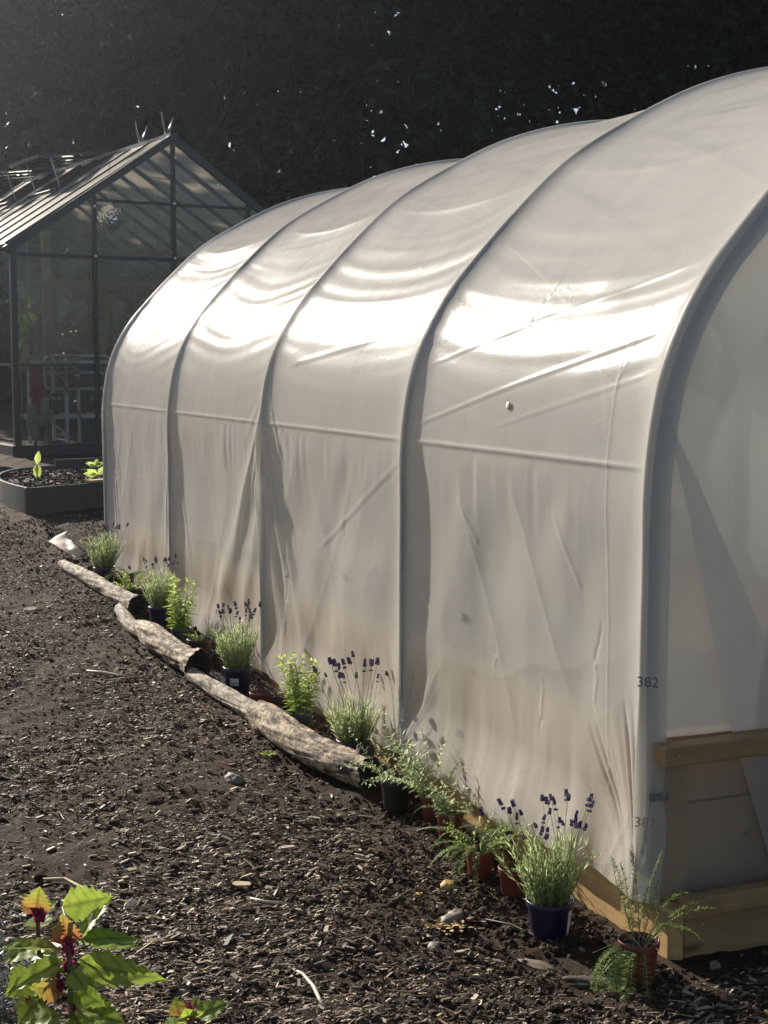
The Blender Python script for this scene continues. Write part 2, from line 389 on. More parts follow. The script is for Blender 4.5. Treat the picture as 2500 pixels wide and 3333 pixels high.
BLADE_T = [(0, 1, 3), (0, 3, 2), (2, 3, 4)]
OCT_V = [(1, 0, 0), (-1, 0, 0), (0, 1, 0), (0, -1, 0), (0, 0, 1), (0, 0, -1)]
OCT_T = [(0, 2, 4), (2, 1, 4), (1, 3, 4), (3, 0, 4), (2, 0, 5), (1, 2, 5), (3, 1, 5), (0, 3, 5)]
class NB:
    """collects numpy triangle soups for one mesh"""
    def __init__(s): s.V = []; s.F = []; s.T = []; s.n = 0
    def add(s, V, F, t):
        F = np.asarray(F)
        s.V.append(V); s.F.append(F+s.n); s.T.append(np.broadcast_to(np.asarray(t, float), (len(V),))); s.n += len(V)
    def leaves(s, O, dirs, L, Wd, t, up=None, tmpl='leaf'):
        O = np.asarray(O, float)
        if len(O) == 0: return
        X, Y, Z = frames(dirs, up)
        L = np.broadcast_to(np.asarray(L, float), (len(O),)); Wd = np.broadcast_to(np.asarray(Wd, float), (len(O),))
        tv, tf = (LEAF_V, LEAF_T) if tmpl == 'leaf' else (BLADE_V, BLADE_T) if tmpl == 'blade' else (OCT_V, OCT_T)
        V, F = inst(tv, tf, O, X, Y, Z, np.stack([Wd, L, L*.6 if tmpl != 'oct' else Wd], 1))
        s.add(V, F, np.repeat(np.broadcast_to(np.asarray(t, float), (len(O),)), len(tv)))
    def stem(s, pts, r0, r1, t, n=4):
        k = len(pts); mb = MB().tube(pts, [r0+(r1-r0)*i/(k-1) for i in range(k)], n, False)
        F = np.array(mb.f); F = np.concatenate([F[:, [0, 1, 2]], F[:, [0, 2, 3]]])
        s.add(np.array(mb.v), F, t)
    def mesh(s, name, mat, smooth=False):
        return np_mesh(name, np.concatenate(s.V), np.concatenate(s.F), mat, smooth, np.concatenate(s.T))
    def build(s, name, mat, parent=None, smooth=False): return link(name, s.mesh(name, mat, smooth), parent)
def curve_pts(p, d, L, droop=0., n=7, wob=.0):
    p = Vector(p); d = Vector(d).normalized(); pts = [p.copy()]
    for i in range(n):
        d = (d + Vector((random.gauss(0, wob), random.gauss(0, wob), -droop/n + random.gauss(0, wob)*.4))).normalized()
        p = p + d*(L/n); pts.append(p.copy())
    return pts
def text_mesh(body, size, name, mat):
    cu = bpy.data.curves.new('lettering', 'FONT'); cu.body = body; cu.size = size; cu.align_x = 'CENTER'; cu.align_y = 'CENTER'; cu.extrude = .0003
    o = bpy.data.objects.new('lettering', cu); COL.objects.link(o)
    bpy.context.view_layer.update()
    me = bpy.data.meshes.new_from_object(o.evaluated_get(bpy.context.evaluated_depsgraph_get()))
    bpy.data.objects.remove(o); me.name = name; me.materials.clear(); me.materials.append(mat); return me

# ================================================================== GROUND
def build_ground():
    def axis(lo, hi, step, far):
        a = list(np.arange(lo, hi+1e-6, step)); s = step
        x = hi; up = []
        while x < far: s *= 1.35; x += s; up.append(x)
        s = step; x = lo; dn = []
        while x > -far: s *= 1.35; x -= s; dn.append(x)
        return np.array(dn[::-1]+a+up)
    xs = axis(-4.2, 3.2, .03, 240); ys = axis(2.4, 13.0, .03, 240)
    X, Y = np.meshgrid(xs, ys); a, c = toL(X, Y)
    Z = gz(a)
    fade = np.exp(-np.maximum(0, np.hypot(X, Y-7)-9)/6)
    Z = Z + (.012*fbm(X*1.6, Y*1.6, 3) + .008*fbm(X*9, Y*9, 5) + .006*vn(X*28, Y*28, 9))*fade
    # loose soil heaped against the boards, slightly sunken path
    Z = Z + .028*np.exp(-((c+.14)/.12)**2)*sstep(.2, -.6, c)*(1+.8*vn(a*4, c*4, 21))*sstep(-1, .4, a)*fade
    # boot and tyre treads pressed into the bare patch
    for (ta, tc, ln) in ((.66, -.50, .32), (.40, -.40, .22)):
        u = (a-ta); vv = (c-tc); m_ = np.exp(-((u/ln)**4) - (vv/.10)**4)
        Z = Z - m_*(.010 + .004*np.sin(u*2*math.pi/.055 + 3*vn(a*6, c*6, 2)))
    # under the tunnel the ground stays below the boards
    h, w_ = X.shape; idx = np.arange(h*w_).reshape(h, w_)
    F = np.stack([idx[:-1, :-1], idx[:-1, 1:], idx[1:, 1:], idx[1:, :-1]], -1).reshape(-1, 4)
    me = np_mesh('ground', np.stack([X, Y, Z], -1).reshape(-1, 3), F, M['soil'], True)
    tag(link('ground', me), kind='structure')

def in_view(x, y, pad=1.15):
    return np.abs(x) < (.2592*y*pad + .15)

def build_chips():
    # tapered splinter template
    tv = np.array([(-.5, -.42, -.5), (.5, -.5, -.5), (.36, .5, -.5), (-.3, .46, -.5), (-.38, -.5, .5), (.4, -.4, .5), (.25, .42, .5), (-.42, .5, .5)])
    tf = np.array([(0, 3, 2, 1), (4, 5, 6, 7), (0, 1, 5, 4), (1, 2, 6, 5), (2, 3, 7, 6), (3, 0, 4, 7)])
    n = 470000
    y = 2.3 + 11.4*rng.random(n)**1.5; x = (rng.random(n)*2-1)*(.2592*y*1.25+.75)
    a, c = toL(x, y)
    dens = .62 + .60*fbm(x*1.9, y*1.3, 31, 4)
    dens = dens - .45*np.exp(-((a-.55)/.4)**2-((c+.45)/.2)**2) - .25*sstep(-.5, -.1, c)
    dens = dens*sstep(2.3, 3.2, y)*sstep(.2592*y*1.25+.75, .2592*y*1.1+.2, np.abs(x))
    keep = (c < -.03) & (rng.random(n) < np.clip(dens+.20, .05, 1)) | ((a < -.25) & (c < 1.6) & (rng.random(n) < .5))
    keep |= (a > 6.7) & (rng.random(n) < .6); keep &= ~((a > 8.5+.4*np.maximum(c+.14, 0)) & (c > -.26))
    x, y, a, c = x[keep], y[keep], a[keep], c[keep]; n = len(x)
    L = .005 + .0100*rng.gamma(1.5, .6, n); L = np.minimum(L, .060); Wd = L*(.10+.28*rng.random(n)**1.5); Wd = np.where(Wd > .014, .014, Wd); Th = np.minimum(Wd*(.25+.5*rng.random(n)), .006)
    L = L*np.clip(1.25-.085*(y-3), .62, 1.2); fib = rng.random(n) < .012; L = np.where(fib, rng.uniform(.035, .10, n), L)
    Wd = np.where(fib, rng.uniform(.0015, .004, n), Wd)
    yaw = rng.normal(0, .65, n) + .25
    pitch = rng.normal(0, .22, n); roll = rng.normal(0, .5, n)
    X = np.stack([np.cos(yaw)*np.cos(pitch), np.sin(yaw)*np.cos(pitch), np.sin(pitch)], 1)
    up = norm(np.stack([rng.normal(0, .35, n), rng.normal(0, .35, n), np.ones(n)], 1))
    Y = norm(np.cross(up, X)); Z = np.cross(X, Y)
    z = gz(a) + .012*fbm(x*1.6, y*1.6, 3) + .008*fbm(x*9, y*9, 5) + .006*vn(x*28, y*28, 9) + Th*.25 + .006*rng.random(n)
    V, F = inst(tv, tf, np.stack([x, y, z], 1), X, Y, Z, np.stack([L, Wd, Th], 1))
    t = np.clip(rng.beta(2.0, 3.0, n) + (rng.random(n) < .09)*.5 + fib*.35, 0, 1)
    tag(link('wood_chips', np_mesh('wood_chips', V, F, M['chips'], False, np.repeat(t, 8))), kind='stuff')

def ico(sub=1):
    import bmesh
    bm = bmesh.new(); bmesh.ops.create_icosphere(bm, subdivisions=sub, radius=1)
    v = np.array([tuple(x.co) for x in bm.verts]); f = np.array([[q.index for q in p.verts] for p in bm.faces]); bm.free(); return v, f

def build_clods():
    v, f = ico(1); v = v*(1+.55*vn(v[:, 0]*2.3+v[:, 2], v[:, 1]*2.3, 4))[:, None]
    n = 15000
    a = -1.2 + 11*rng.random(n)**1.5; c = -.03-np.abs(rng.normal(0, .24, n)) - .0
    k2 = int(n*.25); a[:k2] = -.1-1.2*rng.random(k2); c[:k2] = -.3+2.4*rng.random(k2)
    k3 = int(n*.40); a[k2:k3] = 1.2*rng.random(k3-k2)-.3; c[k2:k3] = -.1-.75*rng.random(k3-k2)
    p = P0[None, :2] + a[:, None]*D[None, :2] + c[:, None]*W[None, :2]
    ok = (a < 8.4) & ~((a > -.14) & (c > -.05)); p = p[ok]; a = a[ok]; c = c[ok]; n = len(a)
    r = .0025 + .0035*rng.gamma(1.2, .6, n); r = np.minimum(r, .016)
    X, Y, Z = frames(rng.normal(size=(n, 3)))
    x, y = p[:, 0], p[:, 1]
    z = gz(a) + .012*fbm(x*1.6, y*1.6, 3) + .008*fbm(x*9, y*9, 5) + .006*vn(x*28, y*28, 9) + r*.25 + .02*np.exp(-((c+.14)/.12)**2)*(a > 0)
    V, F = inst(v, f, np.stack([x, y, z], 1), X, Y, Z, r[:, None]*np.stack([np.ones(n), .6+.5*rng.random(n), .5+.4*rng.random(n)], 1))
    t = np.clip(rng.beta(2, 3, n)+(rng.random(n) < .05)*.5, 0, 1)
    tag(link('soil_clods', np_mesh('soil_clods', V, F, M['clods'], False, np.repeat(t, len(v)))), kind='stuff')

# ================================================================== POLYTUNNEL
PROF = [(-.025, .165), (-.03, .45), (-.032, .8), (-.03, 1.1), (-.03, 1.3), (-.012, 1.48), (.022, 1.63), (.082, 1.77), (.165, 1.90), (.26, 2.01), (.42, 2.18), (.66, 2.40), (.92, 2.56), (1.25, 2.72), (1.6, 2.82), (1.95, 2.86)]
BAY = 1.6
def profile(n_half):
    pts = PROF + [(3.9-u, z) for u, z in PROF[-2::-1]]
    P = np.array(pts); k = len(P)
    # centripetal-free Catmull-Rom, then even steps
    out = []
    for i in range(k-1):
        p0, p1, p2, p3 = P[max(i-1, 0)], P[i], P[i+1], P[min(i+2, k-1)]
        for t in np.linspace(0, 1, 24, endpoint=False):
            out.append(.5*((2*p1)+(-p0+p2)*t+(2*p0-5*p1+4*p2-p3)*t*t+(-p0+3*p1-3*p2+p3)*t**3))
    out.append(P[-1]); out = np.array(out)
    s = np.concatenate([[0], np.cumsum(np.hypot(*np.diff(out, axis=0).T))]); Ls = s[-1]
    ss = np.concatenate([np.linspace(0, Ls/2, n_half), np.linspace(Ls/2, Ls, 90)[1:]])
    u = np.interp(ss, s, out[:, 0]); z = np.interp(ss, s, out[:, 1])
    for arr in (u, z):
        k_ = np.ones(9)/9; pad = np.pad(arr, 4, mode='reflect', reflect_type='odd'); arr[:] = np.convolve(pad, k_, 'valid')
    tu = np.gradient(u, ss); tz = np.gradient(z, ss); l = np.hypot(tu, tz)
    return ss, u, z, -tz/l, tu/l     # outward normal on the left side is (-,0)..(0,+)
def line_crease(a, s, p, q, wdt, amp, jit=None):
    """tent fold along the segment p-q given in (along, height-length) coordinates"""
    dx, dy = q[0]-p[0], q[1]-p[1]; L2 = dx*dx+dy*dy; L = math.sqrt(L2)
    t = ((a-p[0])*dx+(s-p[1])*dy)/L2
    dist = ((a-p[0])*dy-(s-p[1])*dx)/L
    if jit is not None: dist = dist + jit
    win = sstep(-.02, .10, t)*sstep(1.02, .90, t)
    x = np.abs(dist)/wdt
    return amp*win*np.exp(-x*x), amp*win*1.6*(dist/wdt)*np.exp(-x*x)
def build_cover(tun):
    ss, u, z, nu, nz = profile(620)
    L = 4*BAY
    aa = np.concatenate([np.linspace(-.055, 1.65, 320), np.linspace(1.65, L+.05, 460)[1:]])
    A, S = np.meshgrid(aa, ss); Zc = np.broadcast_to(z[:, None], A.shape)
    x = np.mod(A, BAY); bay = np.clip(np.floor(A/BAY), 0, 3)
    inside = (A > 0) & (A < L)
    dist = np.where(inside, np.minimum(x, BAY-x), 0)
    xb = np.where(inside, x/BAY, 0); par = 4*xb*(1-xb)
    half = sstep(ss[-1]*.5+.6, ss[-1]*.5-.2, S)
    near = 1-np.exp(-dist/.09)
    # film stands proud over each hoop and falls back between them
    depth = .034 - .006*sstep(1.2, 1.8, Zc) + .006*vn(A*1.1, S*1.3, 77)
    flatbot = sstep(.16, .42, Zc)
    depth = depth*(.12+.88*flatbot)
    Dp = -depth*(1-np.exp(-dist/.055)) - .022*par*sstep(1.35, 2.2, Zc)*half - .012*par*sstep(1.3, .9, Zc)*flatbot
    arch = sstep(1.36, 1.62, Zc)*sstep(2.86, 2.5, Zc)
    lower = sstep(1.34, 1.15, Zc)
    # long soft ripples that run with the ridge, stronger low on the arch
    ws = S + .10*vn(A*.8, S*2.0, 41) + .10*par*(1+.4*vn(bay, 0, 5))
    Dp += near*arch*half*((.0062*vn(A*.50+bay*7.3, ws*3.4+bay*1.7, 51) + .0034*vn(A*1.1+bay*3, ws*8.5+bay*.6, 52))*(.55+.6*vn(A*1.3+bay, S*2.1, 54)) + .0011*vn(A*1.2+bay*5, ws*22, 53))
    mid = sstep(1.5, 1.72, Zc)*sstep(2.28, 2.05, Zc)
    Dp += near*mid*half*(.0009*np.sin(ws*2*math.pi/.115 + 3.0*vn(A*.7, ws*2.0+bay, 12)))
    # lower wall: soft upright pleats, more towards the bottom edge
    pl = vn(A*7+1.2*vn(A*1.2, S*1.3, 1), S*.9, 61); pl2 = vn(A*17, S*1.6, 62); pl3 = vn(A*34, S*3.5, 63)
    bot = sstep(.75, .17, Zc)
    Dp += near*lower*(.0066*vn(A*3.2+bay, S*1.6, 66) + .0042*pl*(.3+bot) + .0014*pl2*(.3+bot) + .0005*pl3*(.2+bot) + .0060*vn(A*4.5+S*2.2, S*2.6-A*1.2, 67) + 0.0024*(1-np.abs(vn(A*2.6-S*1.5+bay*2, S*.8+A*.5, 68)))**4 + .0024*(1-np.abs(vn(A*3.4+S*1.9+bay*2, S*.9, 69)))**6)
    # puckers hanging just under the seam
    Dp += near*sstep(1.345, 1.30, Zc)*sstep(1.05, 1.24, Zc)*.0026*vn(A*24, S*1.2, 64)*(.5+.5*vn(A*2.2, 0, 65))
    Dp += near*half*.0016*np.maximum(0, vn(A*1.7, S*1.7, 96))*vn(A*8+S*4, S*6-A*2, 95)
    # seam: the sheet steps back along one straight fold
    sj = np.interp(1.347, z[:300], ss[:300])
    Dp += .0042*sstep(sj-.003, sj+.003, S)*np.exp(-np.maximum(S-sj, 0)/.03)*near*half + .0030*np.exp(-((S-sj-.007)/.006)**2)*near*half
    # fans of gathered folds where the sheet is pulled at a hoop
    for (ha, hz, spread, k, amp, reach, side) in ((2*BAY, 1.42, .62, 13, .012, 1.25, 0), (2*BAY-.02, 1.55, .9, 11, .010, .55, 1), (1*BAY, .16, .6, 16, .013, .5, 2), (3*BAY, 1.30, .45, 17, .012, 1.0, 0), (4*BAY, 1.5, .42, 21, .014, 1.3, 0), (0, .16, .8, 15, .016, .6, 3), (2*BAY, .16, .6, 17, .008, .30, 2)):
        hs = np.interp(hz, z[:620], ss[:620]); da = A-ha; ds = hs-S if side in (0, 1) else S-hs
        if side == 3: ds = S-hs
        r = np.hypot(da, ds)+1e-4; ang = np.arctan2(da, np.maximum(ds, 1e-4))
        win = np.exp(-(ang/spread)**4)*sstep(0, .12, r)*sstep(reach, reach*.45, r)*(ds > 0)
        Dp += win*amp*np.minimum(r/.5, 1)*(np.abs(vn(ang*k/1.3+ha, r*.55, 70+int(hz*10)))*1.7-.6)
    # one deep tuck in the third bay, from the hoop down to the far lower corner
    for (p, q, wd, am) in (((3.16, 1.20), (3.98, .22), .085, .018), ((3.15, .95), (3.60, .20), .06, .009), ((3.24, 1.05), (2.62, .10), .06, .008), ((3.22, .95), (2.92, .08), .045, .007)):
        e, o = line_crease(A, S, p, q, wd, am); Dp += e
    # straight packing folds
    for (p, q, wd, am) in (((1.53, 1.47), (.10, 1.83), .009, .0018), ((1.56, 1.24), (.04, 1.60), .009, .0026), ((.95, 1.26), (.05, 1.46), .009, .0012), ((3.0, 1.46), (1.62, 1.66), .016, .0022), ((2.55, .66), (1.62, 1.12), .014, .0022), ((1.5, .62), (1.05, .40), .012, .0020), ((.55, 1.02), (.38, .80), .012, .0022), ((1.2, 1.0), (1.05, .86), .012, .0022), ((.26, 1.70), (.20, .20), .007, .0014)):
        e, o = line_crease(A, S, p, q, wd, am); Dp += near*(e*.6+o*.6)
    # short broken crinkles on upright lines, left by the fold of the roll
    for i, a0 in enumerate(np.arange(.28, 6.4, .33)):
        jit = .016*vn(S*16, i, 80)+.006*vn(S*50, i, 81)
        w_ = sstep(.15, .5, vn(S*3.2+i*.7, i*3.1, 82))*np.where((Zc < 1.0) | ((Zc > 1.55) & (Zc < 2.05)), np.where(Zc > 1.2, .4, 1), .1)
        dd = A-a0-jit+.05*(Zc-.7)
        Dp += near*half*w_*.0022*np.exp(-(dd/.009)**2)*np.sign(vn(S*9, i, 83))
    # ridge of slack high on the arch: a shallow crease that sags between hoops
    sc = np.interp(2.40, z[:620], ss[:620]); off = S-(sc-.10*par+.03*vn(bay, 3, 8))
    Dp += near*par*half*(.012*np.exp(-np.sqrt(off*off+.012**2)/.05)*(.775+.225*np.tanh(off/.012)))
    # ragged bottom edge curls clear of the board
    Dp += sstep(.34, .165, Zc)*half*(.010+.012*vn(A*5, 0, 90))
    # the two ends wrap round the end hoops
    e0 = np.clip((0-A)/.055, 0, 1); e1 = np.clip((A-L)/.05, 0, 1)
    Dp += -.055*(e0**2+e1**2)
    U = u[:, None] + nu[:, None]*Dp; Zz = z[:, None] + nz[:, None]*Dp
    # bottom edge height wanders
    Zz = Zz + sstep(.40, .165, Zc)*half*(.014*vn(A*3.1, 0, 91)+.006*vn(A*13, 0, 92))
    h, w_ = A.shape; idx = np.arange(h*w_).reshape(h, w_)
    F = np.stack([idx[:-1, :-1], idx[1:, :-1], idx[1:, 1:], idx[:-1, 1:]], -1).reshape(-1, 4)[:, ::-1]
    me = np_mesh('cover', np.stack([U, A, Zz], -1).reshape(-1, 3), F, M['film'], True)
    def on_film(a, zq):
        ja = float(np.interp(a, aa, np.arange(len(aa)))); js = float(np.interp(zq, z[:300], np.arange(300)))
        i0, j0 = min(int(js), 298), min(int(ja), len(aa)-2); fi, fj = js-i0, ja-j0
        return float((U[i0, j0]*(1-fi)+U[i0+1, j0]*fi)*(1-fj)+(U[i0, j0+1]*(1-fi)+U[i0+1, j0+1]*fi)*fj)
    link('cover', me, tun); return on_film
def arch_path(off, z0, n=90):
    ss, u, z, nu, nz = profile(200)
    s_ = np.linspace(0, ss[-1], n)
    U = np.interp(s_, ss, u-nu*off); Z = np.interp(s_, ss, z-nz*off)
    pts = [(U[i], Z[i]) for i in range(n)]
    return [(pts[0][0], z0)]+pts+[(pts[-1][0], z0)]
def build_tunnel():
    tun = thing('polytunnel', 'long arched polytunnel covered in milky polythene on a timber base board', 'polytunnel', T(0, 0, 0), ROT)
    on_film = build_cover(tun)
    path = arch_path(.030, .150)
    for i in range(5):
        a = i*BAY
        h = MB().tube([(u, a, z) for u, z in path], .0255, 14).build('hoop', M['pipe'], tun, True)
    MB().tube([(1.95, .0, 2.79), (1.95, 6.4, 2.79)], .02, 10).build('ridge_pole', M['pipe'], tun, True)
    # timber base
    L = 6.5
    MB().box((.004, -.112, -.10), (.055, L, .158)).build('base_board', M['timber'], tun, False, .004)
    MB().box((3.845, -.112, -.10), (3.896, L, .158)).build('base_board', M['timber'], tun, False, .004)
    MB().box((.058, -.110, -.10), (3.84, -.065, .140)).build('base_board', M['timber_x_shaded'], tun, False, .004)
    MB().box((.058, L-.05, -.10), (3.84, L-.01, .138)).build('base_board', M['timber_x_shaded'], tun, False, .004)
    MB().box((.07, -.063, -.10), (.165, .03, .14)).build('corner_post', M['timber_z'], tun, False, .004)
    # end wall frame: two rails, posts
    MB().box((.035, -.155, .142), (3.84, -.108, .196)).build('end_rail', M['timber_x_shaded'], tun, False, .004)
    MB().box((-.012, -.108, .555), (3.84, -.046, .610)).build('end_rail', M['timber_x_shaded'], tun, False, .004)
    MB().box((.012, -.044, .16), (.105, .0, .553)).build('corner_post', M['timber_z'], tun, False, .003)
    MB().box((1.25, -.040, .2), (1.32, .02, 2.70)).build('door_post', M['timber_z'], tun, False, .003)
    for (x_, z_, y_) in ((.03, .583, -.109), (.10, .166, -.156), (.45, .58, -.109), (.42, .17, -.156), (.12, .05, -.1105), (.12, .10, -.1105)):
        sc = MB().lathe([(.0, .0015), (.004, .0012), (.0045, 0)], 10).build('screw', M['pipe'], tun, True); sc.location = (x_, y_, z_); sc.rotation_euler = (R(90), 0, 0)
    # pipe clip
    c = MB(); c.tube([(-.035, -.052, .46), (0, -.056, .46), (.03, -.056, .462)], .006, 6)
    c.box((-.01, -.0585, .447), (.035, -.0555, .478)); c.lathe([(0, 0), (0, 0)])
    c = MB(); c.box((-.032, -.060, .450), (.034, -.0575, .476)); c.box((.012, -.0625, .457), (.022, -.060, .468))
    c.build('pipe_clip', M['alu_pale'], tun, False, .001)
    # the end sheet: upper panel, apron below the rail, two loose flaps
    ss, u, z, nu, nz = profile(140)
    def sheet(name, poly_top, zlo, a0, seed, amp, nx=120, nzv=110, ulo=.0, uhi=3.88):
        us = np.linspace(ulo, uhi, nx); V = []
        zt = np.array([poly_top(x) for x in us])
        tt = np.linspace(0, 1, nzv)
        Z = zlo + (zt[None, :]-zlo)*tt[:, None]; U = np.broadcast_to(us[None, :], Z.shape)
        y = a0 + amp*(vn(U*5, Z*.7, seed)+.5*vn(U*13+Z*2, Z*1.1, seed+1)+.25*vn(U*31, Z*2.5, seed+2)+1.3*(1-np.abs(vn(U*2.3-Z*1.4, Z*.5+U*.4, seed+4)))**5+.8*(1-np.abs(vn(U*3.1+Z*1.1, Z*.6, seed+6)))**6)
        idx = np.arange(Z.size).reshape(Z.shape)
        F = np.stack([idx[:-1, :-1], idx[:-1, 1:], idx[1:, 1:], idx[1:, :-1]], -1).reshape(-1, 4)
        return link(name, np_mesh(name, np.stack([U, y, Z], -1).reshape(-1, 3), F, M['apron' if 'apron' in name else 'end_clear'], True), tun)
    zz = z-nz*.045; uu = u-nu*.045
    hl = len(uu); k = int(np.argmax(zz))
    def top(x):
        if x <= uu[k]:
            return float(np.interp(x, uu[20:k+1], zz[20:k+1])) if x > uu[60] else float(max(zz[np.argmin(np.abs(uu[:k]-x))], 1.5))
        return float(np.interp(3.9-x, uu[20:k+1], zz[20:k+1]))
    sheet('end_sheet', top, .612, -.030, 200, .011, ulo=.022)
    sheet('end_apron', lambda x: .553, .175, -.062, 210, .004, 100, 24, ulo=-.012)
    # overlapping flaps: a long wedge of doubled sheet running down from the hoop
    def flap(name, quad, a0, seed, amp=.006, mt='end_film'):
        p = np.array(quad, float); n1, n2 = 40, 60
        s_, t_ = np.meshgrid(np.linspace(0, 1, n1), np.linspace(0, 1, n2))
        U = ((1-s_)*(1-t_))[..., None]*p[0]+(s_*(1-t_))[..., None]*p[1]+(s_*t_)[..., None]*p[2]+((1-s_)*t_)[..., None]*p[3]
        y = a0+amp*(vn(U[..., 0]*6, U[..., 1]*1.2, seed)+.4*vn(U[..., 0]*22, U[..., 1]*2, seed+1))
        idx = np.arange(s_.size).reshape(s_.shape)
        F = np.stack([idx[:-1, :-1], idx[:-1, 1:], idx[1:, 1:], idx[1:, :-1]], -1).reshape(-1, 4)
        link(name, np_mesh(name, np.stack([U[..., 0], y, U[..., 1]], -1).reshape(-1, 3), F, M[mt], True), tun)
    flap('door_flap', [(.25, .612), (.50, .612), (.035, 1.47), (.020, 1.49)], -.046, 300)
    flap('door_flap', [(.39, .180), (1.25, .180), (1.25, .548), (.255, .548)], -.074, 320, .003, 'low_flap')
    # printed roll marks
    def mark(body, a, zc, size, mat='ink'):
        me = text_mesh(body, size, 'printed_number', M[mat])
        for v in me.vertices:
            aq, zq = a-v.co.x, zc+v.co.y; v.co = (on_film(aq, zq)-.002-v.co.z*.3, aq, zq)
        link('printed_number', me, tun)
    mark('381', 1.14, .76, .040, 'ink'); mark('381', 1.17, .35, .036, 'faded'); mark('380', 2.22, .76, .040, 'faded')
    for zc, mt in ((.78, 'ink'), (.39, 'faded')):
        o = link('printed_number', text_mesh('382', .040, 'printed_number', M[mt]), tun)
        o.rotation_euler = (R(90), 0, R(-38)); o.location = (-.036, -.050, zc)
    o = link('board_stamp', text_mesh('FSC', .055, 'board_stamp', M['stampink']), tun); o.rotation_euler = (R(90), 0, R(-90)); o.location = (.0028, .05, .115)
    o = link('board_stamp', text_mesh('C01', .030, 'board_stamp', M['stampink']), tun); o.rotation_euler = (R(90), 0, R(-90)); o.location = (.0028, .06, .065)
    # round patch on the film
    b = MB().lathe([(.0001, .003), (.009, .003), (.012, .002), (.013, 0)], 18); ob = b.build('round_patch', M['cream'], tun, True)
    ob.rotation_euler = (R(90), 0, R(-90)); ob.location = (on_film(.86, 1.50)-.003, .86, 1.50); ob.rotation_euler = (0, R(-83), 0)
    return tun

def build_inner():
    bed = thing('timber_bed', 'timber sided growing bed seen blurred through the tunnel film', 'raised bed', T(0, 0, 0), ROT)
    MB().box((.062, .06, .0), (.105, 6.2, .385)).build('side_plank', M['bedwood'], bed, False, .004)
    MB().box((.062, .06, .392), (.105, 6.2, .60)).build('side_plank', M['bedwood'], bed, False, .004)
    MB().box((1.05, .06, .0), (1.095, 6.2, .49)).build('side_plank', M['bedwood'], bed, False, .004)
    MB().box((.106, .06, .0), (1.048, .105, .385)).build('end_plank', M['bedwood'], bed, False, .004)
    MB().box((.106, .06, .392), (1.048, .105, .598)).build('end_plank', M['bedwood'], bed, False, .004)
    s = np.meshgrid(np.linspace(.146, 1.048, 12), np.linspace(.106, 6.19, 60))
    zz = .56+.02*vn(s[0]*5, s[1]*5, 3); idx = np.arange(s[0].size).reshape(s[0].shape)
    F = np.stack([idx[:-1, :-1], idx[:-1, 1:], idx[1:, 1:], idx[1:, :-1]], -1).reshape(-1, 4)
    link('soil', np_mesh('soil', np.stack([s[0], s[1], zz], -1).reshape(-1, 3), F, M['compost'], True), bed)
    pl = thing('squash_plant', 'yellow flowered leafy plant blurred behind the end sheet of the tunnel', 'plant', T(.85, .30, .57), ROT)
    nb = NB(); O = []; Dr = []
    for i in range(26):
        an = random.uniform(0, 6.28); r_ = random.uniform(.02, .16); h = random.uniform(.05, .30)
        O.append((r_*math.cos(an), r_*math.sin(an), h)); Dr.append((math.cos(an), math.sin(an), random.uniform(-.3, .5)))
    nb.leaves(O, Dr, .12, .10, np.random.rand(26), (0, 0, 1)); nb.build('leaves', M['mint'], pl)
    ns = NB()
    for o_ in O: ns.stem([(0, 0, 0), (o_[0]*.4, o_[1]*.4, o_[2]*.7), o_], .004, .002, .3)
    ns.build('stem', M['lav_stem'], pl)
    nf = NB(); nf.leaves([(.02, -.10, .27)]*6, [(math.cos(i*1.05), math.sin(i*1.05), .4) for i in range(6)], .05, .03, .5); nf.build('flower', M['flower_yellow'], pl)

